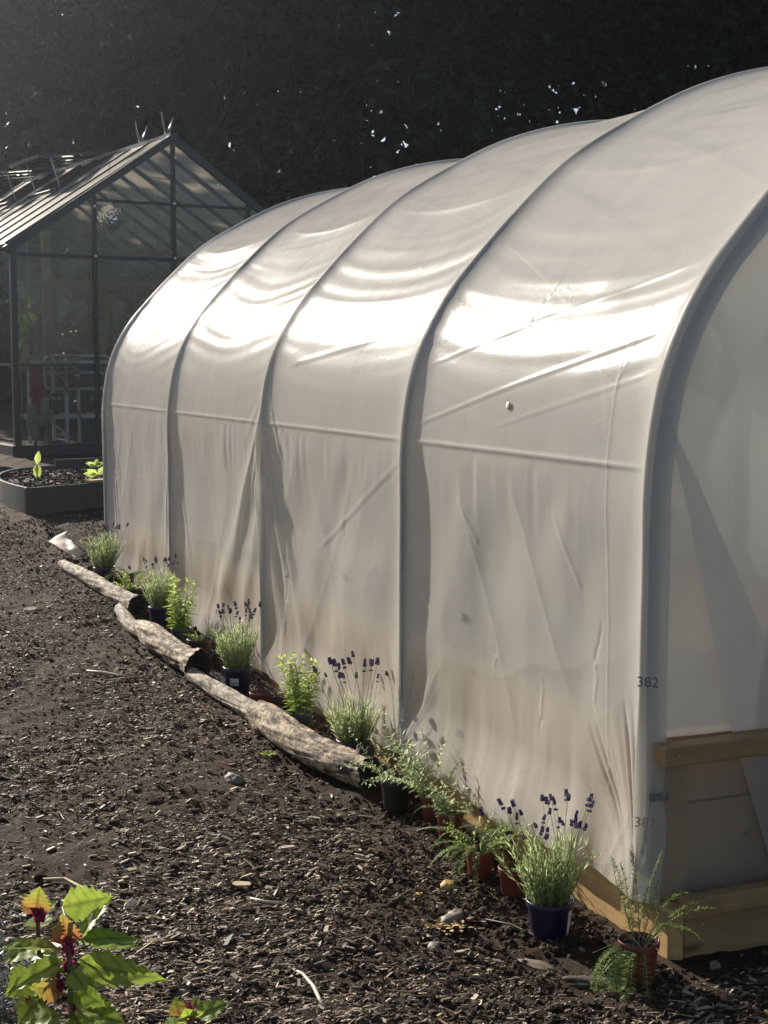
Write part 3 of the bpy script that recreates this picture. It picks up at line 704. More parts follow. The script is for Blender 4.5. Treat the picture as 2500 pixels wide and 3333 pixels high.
# ================================================================== POTS AND PLANTS
POTGROUP = 'potted plants lined up along the tunnel'
def make_pot(root, r, h, mat, soil=True, sticker=None, bars=True):
    mb = MB().lathe([(.0005, .0), (r*.74, .0), (r*.76, .004), (r*.93, h*.80), (r*.935, h*.81), (r*.99, h*.815), (r, h*.83), (r*1.02, h*.985), (r*1.0, h), (r*.955, h*.99), (r*.93, h*.86), (r*.90, h*.80)], 36)
    p = mb.build('pot', M[mat], root, True)
    if soil:
        n = 16; V = [(0, 0, h*.84)]; F = []
        for k, rr in enumerate((.35, .65, .92)):
            for j in range(n): V.append((r*rr*math.cos(6.2832*j/n), r*rr*math.sin(6.2832*j/n), h*.83+random.uniform(-.004, .006)))
        for j in range(n): F.append((0, 1+j, 1+(j+1) % n))
        for k in range(2):
            for j in range(n): F.append((1+k*n+j, 1+(k+1)*n+j, 1+(k+1)*n+(j+1) % n, 1+k*n+(j+1) % n))
        MB().add(V, F).build('soil', M['compost'], root, True)
    if sticker:
        ang, w_, hh, zc = sticker; rr = r*.875*1.012
        def patch(x0, x1, z0, z1, off, name, mat_, par):
            V = []; F = []; k = 7
            for i in range(k):
                an = ang + (x0+(x1-x0)*i/(k-1))/r
                for zq in (z0, z1):
                    rad = r*(.76+.17*(zq/(h*.8)))*1.006+off
                    V.append((rad*math.cos(an), rad*math.sin(an), zq))
            for i in range(k-1): F.append((2*i, 2*i+2, 2*i+3, 2*i+1))
            return MB().add(V, F).build(name, M[mat_], par)
        st = patch(-w_/2, w_/2, zc-hh/2, zc+hh/2, .0006, 'label', 'paper', p)
        if not bars: return p
        x = -w_*.36
        mbV = []
        m2 = MB()
        while x < w_*.36:
            bw = random.choice((.0012, .0018, .0026)); V = []
            for xx in (x, x+bw):
                an = ang+xx/r
                for zq in (zc-hh*.32, zc-hh*.02):
                    rad = r*(.76+.17*(zq/(h*.8)))*1.006+.0012; V.append((rad*math.cos(an), rad*math.sin(an), zq))
            m2.add(V, [(0, 2, 3, 1)]); x += bw+random.choice((.0014, .0022))
        m2.build('barcode', M['ink'], p)
    return p

SPIKES = []
def spike_meshes():
    for k in range(7):
        L = random.uniform(.17, .24); nb = NB()
        pts = curve_pts((0, 0, 0), (random.uniform(-.08, .08), random.uniform(-.08, .08), 1), L, .05, 6, .05)
        ns = NB(); ns.stem(pts, .0011, .0008, random.random()); st = ns.mesh('stem', M['lav_stem'])
        top = np.array(pts[-1]); dr = norm(np.array(pts[-1]-pts[-2]))
        full = random.random() < .7; n_w = random.randint(4, 6) if full else 3
        O = []; t = []; Sz = []
        for w_ in range(n_w):
            hh = -.004 + w_*.0078
            if w_ == 0 and full: hh -= random.uniform(.006, .016)
            cnt = 7 if w_ < n_w-1 else 4
            for j in range(cnt):
                an = 6.28*j/cnt+w_*.5; rr = .0052*(1-.45*w_/n_w)
                O.append(top+dr*hh+np.array([math.cos(an)*rr, math.sin(an)*rr, 0])); t.append(min(1, max(0, random.gauss(.45, .22)))); Sz.append(random.uniform(.0034, .0052))
        O = np.array(O); Sz = np.array(Sz); n = len(O)
        X, Y, Z = frames(rng.normal(size=(n, 3))*.4+np.array([[0, 0, 1.]]))
        v, f = inst(OCT_V, OCT_T, O, X, Y, Z, np.stack([Sz*.8, Sz*1.3, Sz*.8], 1))
        hd = NB(); hd.add(v, f, np.repeat(t, 6)); SPIKES.append((st, hd.mesh('flower_head', M['lav_head']), L))
def lavender(name, label, a, c, r, h, foliage_h, spread, spike_h, nsp, lean=(0, 0), stick=None, dens=1.0, side=1.0):
    root = thing(name, label, 'lavender', G(a, c, -.004), random.uniform(0, 6.28) if not stick else 0, POTGROUP); plain = bool(stick) and stick[2] > .06
    make_pot(root, r, h, 'navy', True, stick, not plain)
    nb = NB(); ns = NB(); O = []; Dr = []; t = []; L = []
    tops = []
    for i in range(int(120*dens)):
        an = random.uniform(0, 6.2832); rr = r*.75*math.sqrt(random.random())
        p = (rr*math.cos(an), rr*math.sin(an), h*.84)
        out = rr/r; tilt = (.06+.42*out)*spread + random.gauss(0, .12)
        d = (math.cos(an)*tilt+lean[0], math.sin(an)*tilt+lean[1], 1)
        ln = foliage_h*random.uniform(.45, 1.15)*(1-.15*out)
        pts = curve_pts(p, d, ln, -.15, 7, .05)
        ns.stem(pts, .0013, .0008, random.random()*.6)
        tops.append((pts[-1], (pts[-1]-pts[-2]).normalized()))
        for k in range(1, 8):
            for q in range(2 if k < 7 else 4):
                f_ = k-random.random()*.8; i0 = int(f_); q_ = pts[i0].lerp(pts[min(i0+1, 7)], f_-i0)
                dd = (pts[min(i0+1, 7)]-pts[max(i0-1, 0)]).normalized(); ra = random.uniform(0, 6.28)
                sd = dd.orthogonal().normalized(); sd.rotate(Matrix.Rotation(ra, 3, dd))
                O.append(q_); Dr.append(dd*1.0+sd*random.uniform(.2, .8)); t.append(min(1, max(0, .15+.6*k/7+random.gauss(0, .22)))); L.append(random.uniform(.016, .040))
    nb.leaves(O, Dr, L, rng.uniform(.0020, .0034, len(O)), t, None, 'blade')
    nb.build('leaves', M['lav_leaf'], root); ns.build('stems', M['lav_stem'], root)
    random.shuffle(tops)
    for i in range(nsp):
        p, d = tops[i % len(tops)]; st, hd, L0 = random.choice(SPIKES)
        fp = link('flower_spike', st, root); base = Vector((p.x*.8, p.y*.8, h*.9+foliage_h*.45))
        want = (spike_h-foliage_h*.45)*random.uniform(.62, 1.0); s_ = want/L0; s_ = max(.7, min(1.35, s_))
        dd = Vector((p.x*1.2*spread/max(foliage_h, .1)*.35+lean[0]+random.gauss(0, .13), p.y*1.2*spread/max(foliage_h, .1)*.35+lean[1]+random.gauss(0, .13), 1)).normalized()
        fp.matrix_local = Matrix.Translation(base) @ dd.to_track_quat('Z', 'Y').to_matrix().to_4x4() @ Matrix.Scale(s_, 4)
        link('flower_head', hd, fp)
    return root
def leafy(root, h, n, L, Wd, mat, base_h, r, tilt=.35, nodes=9, per=2, up=True, droop=.1, wob=.06):
    nb = NB(); ns = NB(); O = []; Dr = []; t = []; Ls = []
    for i in range(n):
        an = random.uniform(0, 6.28); rr = r*.55*math.sqrt(random.random())
        d = (math.cos(an)*tilt*random.uniform(.2, 1.2), math.sin(an)*tilt*random.uniform(.2, 1.2), 1)
        ln = h*random.uniform(.65, 1.08); pts = curve_pts((rr*math.cos(an), rr*math.sin(an), base_h), d, ln, droop, nodes, wob)
        ns.stem(pts, .0020, .0010, random.random())
        for k in range(1, nodes+1):
            ra0 = k*1.57+random.uniform(-.3, .3); dd = (pts[k]-pts[k-1]).normalized(); fr = k/nodes
            m_ = per if k < nodes else per+3
            for q in range(m_):
                sd = dd.orthogonal().normalized(); sd.rotate(Matrix.Rotation(ra0+q*6.2832/m_, 3, dd))
                O.append(pts[k]); Dr.append(sd+dd*(random.uniform(.1, .6)+(.7 if k == nodes else 0))+Vector((0, 0, -.1)))
                t.append(min(1, max(0, .2+.7*fr+random.gauss(0, .18)))); Ls.append(L*random.uniform(.7, 1.15)*(1-.35*fr*fr if k < nodes else .55))
    nb.leaves(O, Dr, Ls, np.array(Ls)*Wd/L, t, (0, 0, 1)); nb.build('leaves', M[mat], root); ns.build('stems', M['lav_stem'], root)
def fronds(root, n, ln, base_h, r, mat='fern', droop=1.2, dirs=None, lf=.012, lift=.9):
    nb = NB(); ns = NB(); O = []; Dr = []; t = []; L = []
    for i in range(n):
        an = random.uniform(0, 6.28) if dirs is None else random.gauss(random.choice(dirs), .35)
        le = ln*random.uniform(.6, 1.15); k = 22
        pts = curve_pts((r*.4*math.cos(an), r*.4*math.sin(an), base_h), (math.cos(an)*.7, math.sin(an)*.7, lift*random.uniform(.6, 1.3)), le, droop*random.uniform(.5, 1.3), k, .03)
        ns.stem(pts, .0016, .0006, random.random())
        for j in range(5, k+1):
            dd = (pts[j]-pts[j-1]).normalized(); sd = dd.cross(Vector((0, 0, 1))).normalized(); fr = j/k
            wd = lf*math.sin(math.pi*min(1, (.1+.88*fr)))**.6+.002
            for sg in (-1, 1):
                for q in range(3):
                    O.append(pts[j-1].lerp(pts[j], random.random())); Dr.append(sd*sg+dd*random.uniform(.1, .7)+Vector((0, 0, random.uniform(-.25, .5)))); L.append(wd*random.uniform(.7, 1.2)); t.append(min(1, max(0, random.gauss(.45, .25))))
    nb.leaves(O, Dr, L, .0022, t, (0, 0, 1), 'blade'); nb.build('leaves', M[mat], root); ns.build('stems', M['lav_stem'], root)
def trailing(root, n, ln, base_h, r, mat='sage', flowers=0, leaf=.018, dirs=None, droop=.9):
    nb = NB(); ns = NB(); O = []; Dr = []; t = []; L = []; ends = []
    for i in range(n):
        an = random.uniform(0, 6.28) if dirs is None else random.gauss(random.choice(dirs), .4); k = 12
        le = ln*random.uniform(.5, 1.1)
        pts = curve_pts((r*.5*math.cos(an), r*.5*math.sin(an), base_h), (math.cos(an)*.8, math.sin(an)*.8, random.uniform(.6, 1.7)), le, droop*random.uniform(.2, 1.1), k, .10)
        ns.stem(pts, .0017, .0008, random.random()); ends.append(pts[-1])
        for j in range(2, k+1):
            dd = (pts[j]-pts[j-1]).normalized()
            for q in range(2):
                sd = dd.orthogonal().normalized(); sd.rotate(Matrix.Rotation(j*1.57+q*3.14+random.uniform(-.4, .4), 3, dd))
                O.append(pts[j]); Dr.append(sd+dd*.4+Vector((0, 0, .2))); L.append(leaf*random.uniform(.6, 1.2)); t.append(min(1, max(0, .3+.5*j/k+random.gauss(0, .2))))
    nb.leaves(O, Dr, L, np.array(L)*.5, t, (0, 0, 1)); nb.build('leaves', M[mat], root); ns.build('stems', M['lav_stem'], root)
    for i in range(flowers):
        f = NB(); p = ends[i] + Vector((0, 0, .012))
        f.leaves([p]*12, [(math.cos(j*.52), math.sin(j*.52), .35) for j in range(12)], .008, .004, .5); f.add(*ball(p, .0048), .5)
        f.build('flower', M['flower_white'], root)
def ball(p, r, sub=2):
    v, f = ico(sub); return v*r+np.array(p), f

def build_pots():
    spike_meshes()
    camdir = math.atan2(-1, -.1)
    lavender('potted_lavender', 'largest lavender, in a navy pot nearest the open end of the tunnel', .15, -.215, .068, .115, .185, 1.0, .30, 30, (-.02, 0), (-.55, .022, .075, .055), 1.3)
    lavender('potted_lavender', 'leaning lavender in a navy pot behind the thick end of the brown log', 1.79, -.135, .066, .115, .165, 1.05, .32, 18, (-.10, -.02), None, 1.05)
    lavender('potted_lavender', 'lavender in a navy pot with a white barcode label', 3.02, -.20, .067, .115, .20, .85, .30, 20, (.02, 0), (camdir-.1, .048, .034, .052), 1.2)
    lavender('potted_lavender', 'lavender in a navy pot beside the bright green leafy plant in the grey pot', 4.43, -.18, .066, .115, .19, .95, .29, 15, (.03, 0), None, 1.1)
    lavender('potted_lavender', 'farthest lavender, by the last hoop and the curled cream sheet', 5.68, -.20, .066, .115, .21, 1.05, .31, 20, (0, 0), None, 1.15)
    def potted(name, label, cat, a, c, r, h, mat, **kw):
        root = thing(name, label, cat, G(a, c, -.004), random.uniform(0, 6.28) if not kw.get('stick') else 0, POTGROUP); make_pot(root, r, h, mat, True, kw.get('stick')); return root
    r_ = potted('potted_herb', 'bright green leafy herb in a dark grey pot beside the pot of bare soil', 'potted plant', 2.27, -.175, .052, .10, 'greypot')
    leafy(r_, .25, 13, .050, .015, 'mint', .085, .052, .32, 10, 3)
    r_ = potted('potted_herb', 'bright green upright leafy herb in a mid grey pot next to the brown pot', 'potted plant', 3.94, -.205, .052, .10, 'greypot')
    leafy(r_, .26, 11, .058, .019, 'mint', .085, .052, .26, 9, 3)
    r_ = potted('potted_seedling', 'brown pot with a pale rim label holding sparse ferny growth', 'potted plant', 3.63, -.20, .062, .11, 'brownpot', stick=(camdir-.25, .05, .034, .055))
    fronds(r_, 9, .11, .092, .06, 'fern', .8, None, .008); trailing(r_, 4, .08, .092, .05, 'mint', 0, .010)
    r_ = potted('plant_pot', 'terracotta pot of bare soil without a plant', 'plant pot', 2.66, -.215, .048, .088, 'terra')
    r_ = potted('potted_daisy', 'black pot of straggly trailing stems with small white flowers', 'potted plant', 1.28, -.185, .055, .120, 'blackplastic')
    trailing(r_, 18, .22, .100, .055, 'sage', 3, .014, None, 1.3)
    r_ = potted('potted_herb', 'terracotta pot of silvery green trailing herb beside the black pot', 'potted plant', 1.12, -.115, .046, .105, 'terra')
    trailing(r_, 15, .25, .088, .044, 'sage', 0, .024, [2.6, 3.4, 1.8], .4)
    r_ = potted('potted_herb', 'bright red pot with a short leafy plant leaning over its left rim', 'potted plant', .94, -.14, .046, .108, 'terra')
    leafy(r_, .12, 11, .032, .014, 'sage', .09, .045, .9, 6, 2); fronds(r_, 6, .12, .09, .04, 'fern', 1.5)
    r_ = potted('potted_yarrow', 'terracotta pot with feathery yarrow hanging down its front to the soil', 'potted plant', .60, -.205, .044, .105, 'terra')
    fronds(r_, 24, .21, .088, .043, 'fern', 2.6, None, .013); trailing(r_, 8, .14, .088, .04, 'fern', 0, .012)
    r_ = potted('potted_yarrow', 'terracotta pot half hidden between the feathery yarrow and the largest lavender', 'potted plant', .43, -.18, .045, .105, 'terra')
    fronds(r_, 6, .10, .088, .04, 'fern', 1.0, None, .009)
    r_ = potted('potted_yarrow', 'terracotta pot against the base board behind the feathery yarrow', 'potted plant', .68, -.075, .043, .105, 'terra')
    fronds(r_, 12, .17, .088, .04, 'fern', 1.2, None, .012)
    r_ = potted('potted_yarrow', 'terracotta pot with arching ferny fronds at the corner of the base board', 'potted plant', -.20, -.15, .054, .122, 'terra')
    r_.rotation_euler = (0, 0, 0)
    fronds(r_, 6, .26, .10, .046, 'fern', 1.0, [2.2, 1.2], .015, 2.6); fronds(r_, 5, .25, .10, .05, 'fern', 2.2, [-.1, .3], .014, 1.6); fronds(r_, 12, .22, .10, .05, 'fern', 3.6, [3.6, 4.2], .016, .5)
    ns = NB()
    for i_ in range(16): ns.stem(curve_pts((random.gauss(0, .015), random.gauss(0, .015), .10), (random.gauss(0, 1), random.gauss(0, 1), .55), random.uniform(.05, .12), 1.2, 6, .1), .0014, .0008, .5)
    ns.build('dead_stalks', M['straw'], r_)
    r_ = potted('potted_fern', 'brown pot of drooping dull green fronds beside the farthest lavender', 'potted plant', 5.46, -.12, .058, .10, 'brownpot')
    fronds(r_, 18, .20, .085, .055, 'fern', 2.2, None, .015)
    r_ = potted('potted_creeper', 'low black pot of small leaved creeping stems before the drooping fronds', 'potted plant', 5.12, -.17, .060, .085, 'blackplastic')
    trailing(r_, 18, .17, .075, .06, 'mint', 0, .016, None, 1.2)

# ================================================================== LOGS AND LOOSE BITS
def log_mesh(name, pts, rad, mat, n=64, rough=.12, seed=0, ragged=.02, knots=()):
    P = [Vector(p) for p in pts]; m = len(P); seg = 40
    C = []; Rr = []
    for i in range(m-1):
        p0, p1, p2, p3 = P[max(i-1, 0)], P[i], P[i+1], P[min(i+2, m-1)]
        for t in np.linspace(0, 1, seg, endpoint=(i == m-2)):
            C.append(.5*((2*p1)+(-p0+p2)*t+(2*p0-5*p1+4*p2-p3)*t*t+(-p0+3*p1-3*p2+p3)*t**3)); Rr.append(rad[i]+(rad[i+1]-rad[i])*t)
    k = len(C); V = np.zeros((k, n, 3)); gr = np.zeros((k, n, 3)); sacc = 0
    th = np.linspace(0, 2*math.pi, n, endpoint=False); u = None
    for i in range(k):
        tn = (C[min(i+1, k-1)]-C[max(i-1, 0)]).normalized()
        if u is None: u = tn.orthogonal().normalized()
        u = (u-tn*u.dot(tn)).normalized(); w_ = tn.cross(u)
        if i: sacc += (C[i]-C[i-1]).length
        nz1 = vn(np.cos(th)*1.6+sacc*7+seed, np.sin(th)*1.6+seed*3, seed)
        nz2 = vn(np.cos(th)*5+sacc*9, np.sin(th)*5+sacc*4+seed, seed+1); nz3 = vn(np.cos(th)*11+sacc*12, np.sin(th)*11+seed, seed+2)
        nz4 = vn(th*9.5+seed, sacc*9+seed*2, seed+3)*np.sin(th*.5)**2
        rr = Rr[i]*(1+.75*rough*(.7*nz1+.55*nz2+.40*nz3+.45*nz4))
        for (ks, ka, kr, kh) in knots:
            dth = np.angle(np.exp(1j*(th-ka))); rr = rr + kh*np.exp(-((sacc-ks)/kr)**2-(dth*Rr[i]/kr)**2)
        V[i] = np.array(C[i])[None]+np.cos(th)[:, None]*rr[:, None]*np.array(u)[None]+np.sin(th)[:, None]*rr[:, None]*np.array(w_)[None]
        if i == 0 or i == k-1:
            V[i] += np.array(tn)[None]*(ragged*vn(th*3, seed+i, seed+5))[:, None]*(1 if i else -1)
        gr[i, :, 0] = sacc; gr[i, :, 1] = th/6.2832*.35; gr[i, :, 2] = seed
    idx = np.arange(k*n).reshape(k, n); nx = np.roll(idx, -1, 1)
    F = np.stack([idx[:-1], nx[:-1], nx[1:], idx[1:]], -1).reshape(-1, 4)
    me = np_mesh(name, V.reshape(-1, 3), F, mat, True, None, {'grain': gr.reshape(-1, 3)})
    caps = []
    for i, sgn in ((0, -1), (k-1, 1)):
        ring = V[i]; cen = ring.mean(0); tn = np.array((C[1]-C[0] if i == 0 else C[-1]-C[-2]).normalized())
        vv = [tuple(x) for x in ring]+[tuple(cen+(x-cen)*.6-tn*sgn*.012*(1+.8*math.sin(j*2.1))) for j, x in enumerate(ring)]+[tuple(cen-tn*sgn*.022)]
        ff = []
        for j in range(n):
            q = (j+1) % n; ff.append((j, q, n+q, n+j)); ff.append((n+j, n+q, 2*n))
        caps.append((vv, ff))
    return me, caps
def build_logs():
    def lg(label, pts, rad, mat, seed, **kw):
        base = pts[0]; root = thing('log', label, 'log', base, 0, 'old logs edging the path along the pots')
        loc = [tuple(Vector(p)-Vector(base)) for p in pts]
        rad = [q_*.90 for q_ in rad]
        me, caps = log_mesh('trunk', loc, rad, M[mat], seed=seed, **kw); tr = link('trunk', me, root)
        for vv, ff in caps: MB().add(vv, ff).build('cut_end', M['log_end'], root, False)
        return root
    def g(a, c, dz): return tuple(G(a, c, dz))
    lg('slim scaly branch farthest up the path, by the curled cream sheet', [g(6.25, -.34, .035), g(5.8, -.31, .045), g(5.3, -.27, .045), g(4.78, -.225, .05)], [.034, .046, .048, .058], 'birch', 3, rough=.13)
    lg('short smooth bent branch between the scaly branch and the split pale log', [g(4.66, -.35, .06), g(4.45, -.37, .05), g(4.25, -.375, .042), g(4.10, -.37, .045)], [.034, .040, .040, .034], 'birch', 9, rough=.08)
    lg('pale split log with a dark hollow end and a torn collar', [g(4.16, -.36, .06), g(3.9, -.36, .07), g(3.6, -.345, .065), g(3.38, -.33, .062), g(3.26, -.32, .07)], [.045, .068, .064, .060, .082], 'bark', 15, rough=.16, ragged=.05)
    lg('thin branch joining the split pale log to the thick brown log', [g(3.24, -.355, .035), g(2.95, -.34, .04), g(2.65, -.315, .045), g(2.36, -.30, .055)], [.034, .040, .043, .052], 'birch', 22, rough=.13)
    root = lg('thickest log, brown and cracked, with a hollow broken stub near its end', [g(2.42, -.30, .06), g(2.2, -.30, .065), g(1.95, -.285, .06), g(1.70, -.245, .062), g(1.5, -.19, .065)], [.062, .070, .068, .066, .068], 'bark', 28, rough=.15, knots=((.08, 1.0, .05, .035), (.5, 2.2, .04, .02)))
    # hollow stub standing up from the last log
    b = Vector(root.location); p = G(1.56, -.185, .10)-b
    mb = MB(); n = 18; prof = [(.030, -.02), (.032, .03), (.030, .048), (.022, .050), (.017, .03), (.012, -.01)]; V = []; F = []
    for i, (r_, z_) in enumerate(prof):
        for j in range(n):
            a_ = 6.2832*j/n; q = 1+.12*math.sin(3*a_+i*.4)+.06*math.sin(7*a_); V.append((p.x+r_*q*math.cos(a_), p.y+r_*q*math.sin(a_), p.z+z_+(.007*math.sin(5*a_) if i in (2, 3) else 0)))
    for i in range(len(prof)-1):
        for j in range(n): F.append((i*n+j, i*n+(j+1) % n, (i+1)*n+(j+1) % n, (i+1)*n+j))
    mb.add(V, F).build('stub', M['log_end'], root, True)
def rock(name, label, cat, a, c, size, mat, seed, dz=0, group=None):
    v, f = ico(3); v = v*(1+.32*fbm(v[:, 0]*1.3+seed, v[:, 1]*1.3+v[:, 2], seed, 3))[:, None]*np.array(size)
    o = link(name, np_mesh(name, v, f, M[mat], True)); o.location = G(a, c, size[2]*.45+dz); o.rotation_euler = (0, 0, seed*1.3); tag(o, label, cat, group); return o
def stick(name, label, cat, pts, rad, mat, dz=.012, flat=1):
    P = [tuple(G(a, c, dz)) for a, c in pts]; b = Vector(P[0])
    k = len(P); mb = MB(); mb.tube([Vector(p)-b for p in P], [rad*(.5+.5*math.sin(math.pi*(i+.6)/(k+.4))) for i in range(k)], 7)
    o = mb.build(name, M[mat], None, True); o.location = b; return tag(o, label, cat)
def flat_chip(name, label, a, c, L, Wd, Th, mat, rot, tilt, seed):
    rr = random.Random(seed); n = 9; V = []
    out = [(-.5, -.3), (-.2, -.5), (.2, -.44), (.5, -.22), (.46, .12), (.3, .46), (-.1, .5), (-.38, .4), (-.52, .1)]
    for z_ in (-.5, .5):
        for x_, y_ in out: V.append((L*(x_+rr.uniform(-.06, .06)), Wd*(y_+rr.uniform(-.06, .06)), Th*(z_+.5*math.sin(x_*3))))
    F = [tuple(range(n-1, -1, -1)), tuple(range(n, 2*n))]+[(i, (i+1) % n, n+(i+1) % n, n+i) for i in range(n)]
    o = MB().add(V, F).build(name, M[mat], None, False, .001); o.location = G(a, c, Th*.8+.008); o.rotation_euler = (tilt, tilt*.5, rot); return tag(o, label, 'wood chip')
def build_bits():
    rock('stone', 'lumpy ochre stone in front of the terracotta pots', 'stone', .57, -.33, (.026, .022, .018), 'ochre', 3)
    rock('stone', 'small flat ochre stone left of the lumpy one', 'stone', .56, -.43, (.018, .012, .006), 'ochre', 5)
    rock('stone', 'large brown angular stone on the path near the ochre shreds', 'stone', .34, -.43, (.050, .026, .022), 'stone', 8)
    rock('stone', 'long brown stone beside the ochre shreds', 'stone', .22, -.55, (.048, .020, .014), 'stone', 11)
    rock('stone', 'dark flat stone pressed in the path before the red pot', 'stone', .68, -.42, (.040, .018, .010), 'clods', 12)
    rock('stone', 'brown stone on the path left of the thickest log', 'stone', 1.78, -.62, (.042, .030, .022), 'stone', 14)
    rock('stone', 'dark lump of earth in the middle of the mulched path', 'stone', .62, -.96, (.026, .020, .014), 'clods', 17)
    rock('stone', 'pale round pebble at the front of the path', 'stone', .12, -.60, (.017, .014, .010), 'stone', 21)
    nb = NB(); n = 40; O = np.stack([rng.normal(0, .028, n), rng.normal(0, .016, n), rng.uniform(.0, .012, n)], 1)
    nb.leaves(O, np.stack([rng.normal(size=n), rng.normal(size=n), np.abs(rng.normal(0, .3, n))], 1), .020, .012, .5, (0, 0, 1)); o = nb.build('shredded_fibre', M['ochre']); o.location = G(.29, -.48, .010)
    tag(o, kind='stuff')
    stick('stick', 'long pale curved stick at the front of the path', 'stick', [(.24, -.985), (.16, -.955), (.08, -.955), (.02, -.965), (-.05, -.975)], .0055, 'palestick')
    stick('dry_stalk', 'long dry straw coloured stalk behind the large leaved plant', 'stalk', [(1.07, -1.46), (1.05, -1.40), (.97, -1.37), (.88, -1.33), (.78, -1.29)], .0065, 'straw')
    stick('stick', 'short pale stick lying across the far part of the path', 'stick', [(3.55, -.78), (3.50, -.72), (3.42, -.66), (3.36, -.60)], .007, 'palestick')
    stick('stick', 'thin brown twig lying beside the large lavender pot', 'stick', [(.30, -.34), (.24, -.29), (.16, -.27), (.12, -.245), (.04, -.235)], .0028, 'stone')
    stick('stick', 'bent pale sliver at the lower middle of the path', 'stick', [(.70, -.92), (.66, -.89), (.64, -.86), (.63, -.83)], .005, 'palestick')
    flat_chip('bark_chip', 'flat tan wood chip lying alone left of the pots', .81, -.91, .062, .026, .006, 'straw', -.25, .15, 3)
    o = rock('bark_chip', 'weathered splinter of plank in front of the largest lavender', 'wood chip', -.02, -.34, (.062, .019, .008), 'oldplank', 4); o.rotation_euler = (.1, .05, -.75)
    o = rock('bark_chip', 'dark rotten piece of plank beside the corner pot', 'wood chip', -.17, -.26, (.085, .030, .012), 'log_end', 6); o.rotation_euler = (.1, .0, -.1)
    flat_chip('bark_chip', 'grey upright splinter in the left of the path', .78, -1.26, .05, .02, .010, 'palestick', 1.2, .5, 6)
    flat_chip('bark_chip', 'white scrap of wood far up the path', 5.0, -.78, .07, .04, .012, 'palestick', .3, .3, 7)
    # curled cream sheet near the last hoop
    n1, n2 = 16, 24; s_, t_ = np.meshgrid(np.linspace(-1, 1, n1), np.linspace(0, 1, n2))
    wdt = .055+.085*(1-t_)**2.2; x = s_*wdt; y = t_*.33-.03*(1-np.abs(s_))*(t_ < .3)*(1-t_/.3); zz = .10-.075*t_ + .050*np.abs(s_)*(1-t_*.4)*1.2 + .01*vn(s_*2, t_*4, 3)
    idx = np.arange(s_.size).reshape(s_.shape); F = np.stack([idx[:-1, :-1], idx[:-1, 1:], idx[1:, 1:], idx[1:, :-1]], -1).reshape(-1, 4)
    o = link('folded_sheet', np_mesh('folded_sheet', np.stack([x, y, zz], -1).reshape(-1, 3), F, M['cream'], True)); o.location = G(6.75, -.33, 0); o.rotation_euler = (0, 0, R(-135))
    sol = o.modifiers.new('thickness', 'SOLIDIFY'); sol.thickness = .003
    tag(o, 'curled cream sheet with a forked end lying by the farthest lavender', 'sheet')
    # small green weed by the thick log
    r_ = thing('weed', 'tiny bright green weed beside the thickest log', 'weed', G(2.02, -.40, 0)); nb = NB()
    nb.leaves([(0, 0, .01)]*8, [(math.cos(i*.8), math.sin(i*.8), .25) for i in range(8)], .04, .022, rng.random(8), (0, 0, 1)); nb.build('leaves', M['mint'], r_)

# ================================================================== LARGE LEAVED PLANT (foreground)
def orach_leaf_template():
    # toothed rhombic blade: rows along the midrib, edge teeth
    rows = 23; cols = 9; V = []; vein = []
    for i in range(rows):
        t = i/(rows-1); w_ = (math.sin(math.pi*min(1, t**.62))**.9)*.40*(1-.25*t)+.012
        tooth = .13*(1 if i % 3 == 1 else (-.35 if i % 3 == 0 else .25))*w_*2 if .12 < t < .95 else 0
        for j in range(cols):
            s = -1+2*j/(cols-1); ww = w_+(tooth if abs(s) > .9 else 0)
            V.append((s*ww, t+.10*abs(s)*w_*(1 if i % 3 else 0), .16*abs(s)*w_-.22*t*t+.012*math.sin(t*17+s*4)))
            vein.append(1.0 if j == cols//2 else (.55 if (i+abs(j-cols//2)) % 4 == 0 else 0))
    F = [(i*cols+j, i*cols+j+1, (i+1)*cols+j+1, (i+1)*cols+j) for i in range(rows-1) for j in range(cols-1)]
    return np.array(V), np.array(F), np.array(vein), np.array([v[1] for v in V])
